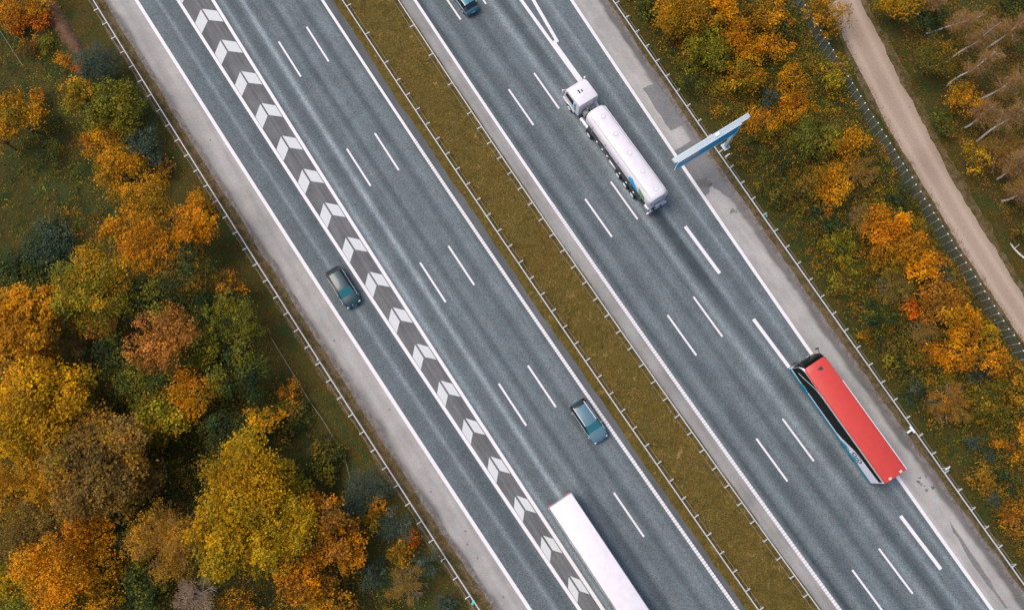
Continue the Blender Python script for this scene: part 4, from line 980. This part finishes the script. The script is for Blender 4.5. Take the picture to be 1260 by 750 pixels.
# birches leaning over the right edge: pale trunks, brown haze of twigs
def birch(pb, pt, h, label, R=2.0):
    x, y = at(*pb, 0); x2, y2 = at(*pt, h); L_ = Vector((x2-x, y2-y, h))
    t = thing('birch_tree', label, 'tree', (x, y, 0), 0, 'bare birches beyond the dirt track')
    mb = MB(); k = 9; pts = []
    for i in range(k+1):
        u = i/k; pts.append(Vector((L_.x*u+.18*vn(u*3+x, 3), L_.y*u+.18*vn(u*3+y, 5), h*u-.05)))
    mb.tube(pts, [.12-.085*(i/k) for i in range(k+1)], 7); mb.build('trunk', M['birch'], t)
    mb = MB(); D_, Q_ = [], []
    for i in range(40):
        u = rng.uniform(.40, .97); b0 = pts[int(u*k)].lerp(pts[min(int(u*k)+1, k)], u*k % 1); a = rng.uniform(0, 6.28)
        ln = R*(1.15-u*.6)*rng.uniform(.6, 1.1); d = Vector((math.cos(a), math.sin(a), rng.uniform(.3, .9))).normalized()
        e = b0+d*ln; mb.tube([b0, b0.lerp(e, .5)+Vector((0, 0, .08)), e], [.035, .02, .007], 4)
        for q in np.linspace(.15, 1, 26): D_.append(tuple(d)); Q_.append(tuple(b0.lerp(e, float(q))))
    mb.build('branch', M['greybark'], t)
    Q = np.repeat(np.array(Q_), 2, 0)+rng.normal(size=(len(Q_)*2, 3))*.2; D2 = np.repeat(np.array(D_), 2, 0)+rng.normal(size=Q.shape)*.5
    c = np.where(rng.random((len(Q), 1)) < .35, pick('grey', len(Q)), pick('brown', len(Q)))*rng.uniform(.8, 1.5, (len(Q), 1))
    n2 = int(len(Q)*.5); k2 = rng.choice(len(Q), n2)
    quads('crown', np.concatenate([Q, Q[k2]+rng.normal(size=(n2, 3))*.2]), rng.normal(size=(len(Q)+n2, 3))*.5+[0, 0, 1],
          np.concatenate([rng.uniform(.25, .6, len(Q)), rng.uniform(.06, .14, n2)]), np.concatenate([rng.uniform(.014, .028, len(Q)), rng.uniform(.05, .1, n2)]),
          np.concatenate([c, pick('rust', n2)]), t, U=np.concatenate([D2, rng.normal(size=(n2, 3))]))
for a in [((1131, 18), (1153, -8), 5.0, 'short birch trunk at the top edge, leftmost of the birches'),
          ((1141, 42), (1205, 22), 6.5, 'curved slim birch under the top edge birch'),
          ((1166, 77), (1232, 27), 8.0, 'long pale birch rising from the olive green tree'),
          ((1166, 106), (1226, 64), 7.0, 'birch just below the long pale one, above the golden orange tree'),
          ((1206, 122), (1264, 92), 7.0, 'birch starting right of the golden orange tree'),
          ((1201, 175), (1266, 130), 8.0, 'thickest white birch, standing above the yellow bush'),
          ((1189, 158), (1222, 130), 4.5, 'thin young birch left of the thickest one'),
          ((1227, 221), (1266, 194), 6.0, 'birch at the right edge below the thickest one'),
          ((1233, 248), (1275, 232), 6.0, 'lowest birch at the right edge above the fallen branch'),
          ((1215, 58), (1262, 26), 6.0, 'slim birch near the top right corner')]: birch(*a)

# ------------------------------------------------------------------ undergrowth and grass (uncountable)
def mask_noise(x, y, f, seed):
    r = np.random.default_rng(seed); v = 0
    for k in range(5):
        a = r.uniform(0, 6.28); p = r.uniform(0, 6.28); v = v+np.sin((x*math.cos(a)+y*math.sin(a))*f*(1+.5*k)+p+1.3*np.sin(x*f*.7+k))
    return v/5
def scatter(n, region, cell_pal, name, size, hmax, sprig=10, spread=.3, seed=5, tilt=.5, slim=.7):
    s = rng.uniform(region[0], region[1], n); o = rng.uniform(0, 1, n)
    lo = np.array([region[2](q) for q in s]); hi = np.array([region[3](q) for q in s]); o = lo+(hi-lo)*o
    a = s/RAD; r = RAD-o; x = TT[0]*r*np.sin(a)+NN[0]*(RAD-r*np.cos(a)); y = TT[1]*r*np.sin(a)+NN[1]*(RAD-r*np.cos(a))
    m1 = mask_noise(x, y, .35, seed); m2 = mask_noise(x, y, 1.3, seed+1); v = m1*.7+m2*.5+rng.normal(size=n)*.25
    keep = (m2+m1*.5+rng.normal(size=n)*.35) > -.35; x, y, v, m1 = x[keep], y[keep], v[keep], m1[keep]; n = len(x)
    k = np.clip(((v+.9)/1.8*len(cell_pal)).astype(int), 0, len(cell_pal)-1)
    C = np.zeros((n, 3))
    for i, pl_ in enumerate(cell_pal): q = k == i; C[q] = pick(pl_, int(q.sum())) if q.any() else 0
    C *= rng.uniform(.7, 1.2, (n, 1)); h = hmax*rng.uniform(.15, 1, n)*(.45+.55*np.clip(m1+.5, 0, 1))
    idx = np.repeat(np.arange(n), sprig); N_ = len(idx)
    P = np.stack([x[idx], y[idx], h[idx]], 1)+rng.normal(size=(N_, 3))*np.array([spread, spread, spread*.35]); P[:, 2] = np.maximum(P[:, 2], .05)
    Nn = rng.normal(size=(N_, 3))*tilt+[0, 0, 1]; L_ = size*rng.uniform(.6, 1.4, N_)
    o_ = quads(name, P, Nn, L_, L_*slim, C[idx]*rng.uniform(.7, 1.3, (N_, 1)), None); o_['kind'] = 'stuff'; return o_
scatter(17000, (-92, 38, C0(-62), off(GL, -3.4)), ['green', 'olive', 'speck', 'ygreen', 'green', 'ochre', 'olive', 'rust', 'speck'], 'undergrowth', .13, .7, 12, .27, 7)
scatter(5000, (-92, -22, C0(-62), off(GL, -6)), ['green', 'ygreen', 'speck', 'green', 'olive', 'gold', 'green'], 'undergrowth', .13, 1.3, 20, .34, 37)
scatter(9000, (-48, 30, C0(-56), off(GL, -6)), ['green', 'green', 'rust', 'green', 'olive'], 'undergrowth', .14, 1.8, 12, .32, 8)
scatter(16000, (-60, 50, off(GR, 1.5), off(FN, -.3)), ['green', 'speck', 'rust', 'olive', 'green', 'gold', 'brown', 'green', 'ygreen', 'rust'], 'undergrowth', .125, 1.1, 14, .27, 9)
scatter(13000, (-45, 30, off(DRp, 2.4), off(DRp, 24)), ['brown', 'rust', 'ochre', 'brown', 'rust', 'brown', 'olive'], 'undergrowth', .11, 1.0, 13, .30, 13)
scatter(4200, (-60, 50, off(GR, 3.0), off(FN, -.9)), ['green', 'gold', 'green', 'ygreen', 'olive', 'gold', 'green'], 'undergrowth', .135, 2.0, 22, .34, 31)
scatter(5200, (-30, 30, C0(-58), off(GL, -9)), ['green', 'olive', 'gold', 'green', 'ygreen', 'rust', 'green'], 'undergrowth', .15, 3.6, 22, .42, 33)
GP = ['turf', 'turf', 'turfgreen', 'turf', 'ochre', 'turfgreen']
scatter(5200, (-84, 50, off(ML, -.75), off(MR, .15)), GP, 'grass', .10, .05, 9, .16, 21, .5, .35)
scatter(900, (-84, 50, off(ML, .1), off(MR, -.3)), ['turfgreen', 'green', 'turfgreen', 'olive'], 'grass', .10, .10, 16, .30, 45, .5, .4)
scatter(2600, (-84, 20, off(ML, .1), off(MR, -.3)), ['straw', 'ochre', 'straw', 'rust'], 'dead_grass', .12, .07, 18, .34, 22, .4, .3)
scatter(3200, (-84, 40, off(GL, -3.6), off(SHL, -.6)), ['olive', 'ochre', 'rust', 'green'], 'grass', .11, .10, 9, .2, 23, .6, .4)
scatter(2600, (-62, 54, off(SHR, .7), off(GR, 2.0)), ['olive', 'ochre', 'green', 'olive'], 'grass', .11, .10, 9, .2, 25, .6, .4)
scatter(1500, (-40, 30, off(FN, .2), off(DLp, .2)), ['olive', 'green', 'rust'], 'grass', .11, .12, 9, .22, 27, .6, .4)
scatter(2000, (-40, 30, off(DRp, .2), off(DRp, 2.4)), ['ochre', 'olive', 'rust', 'olive'], 'grass', .11, .12, 9, .22, 29, .6, .4)
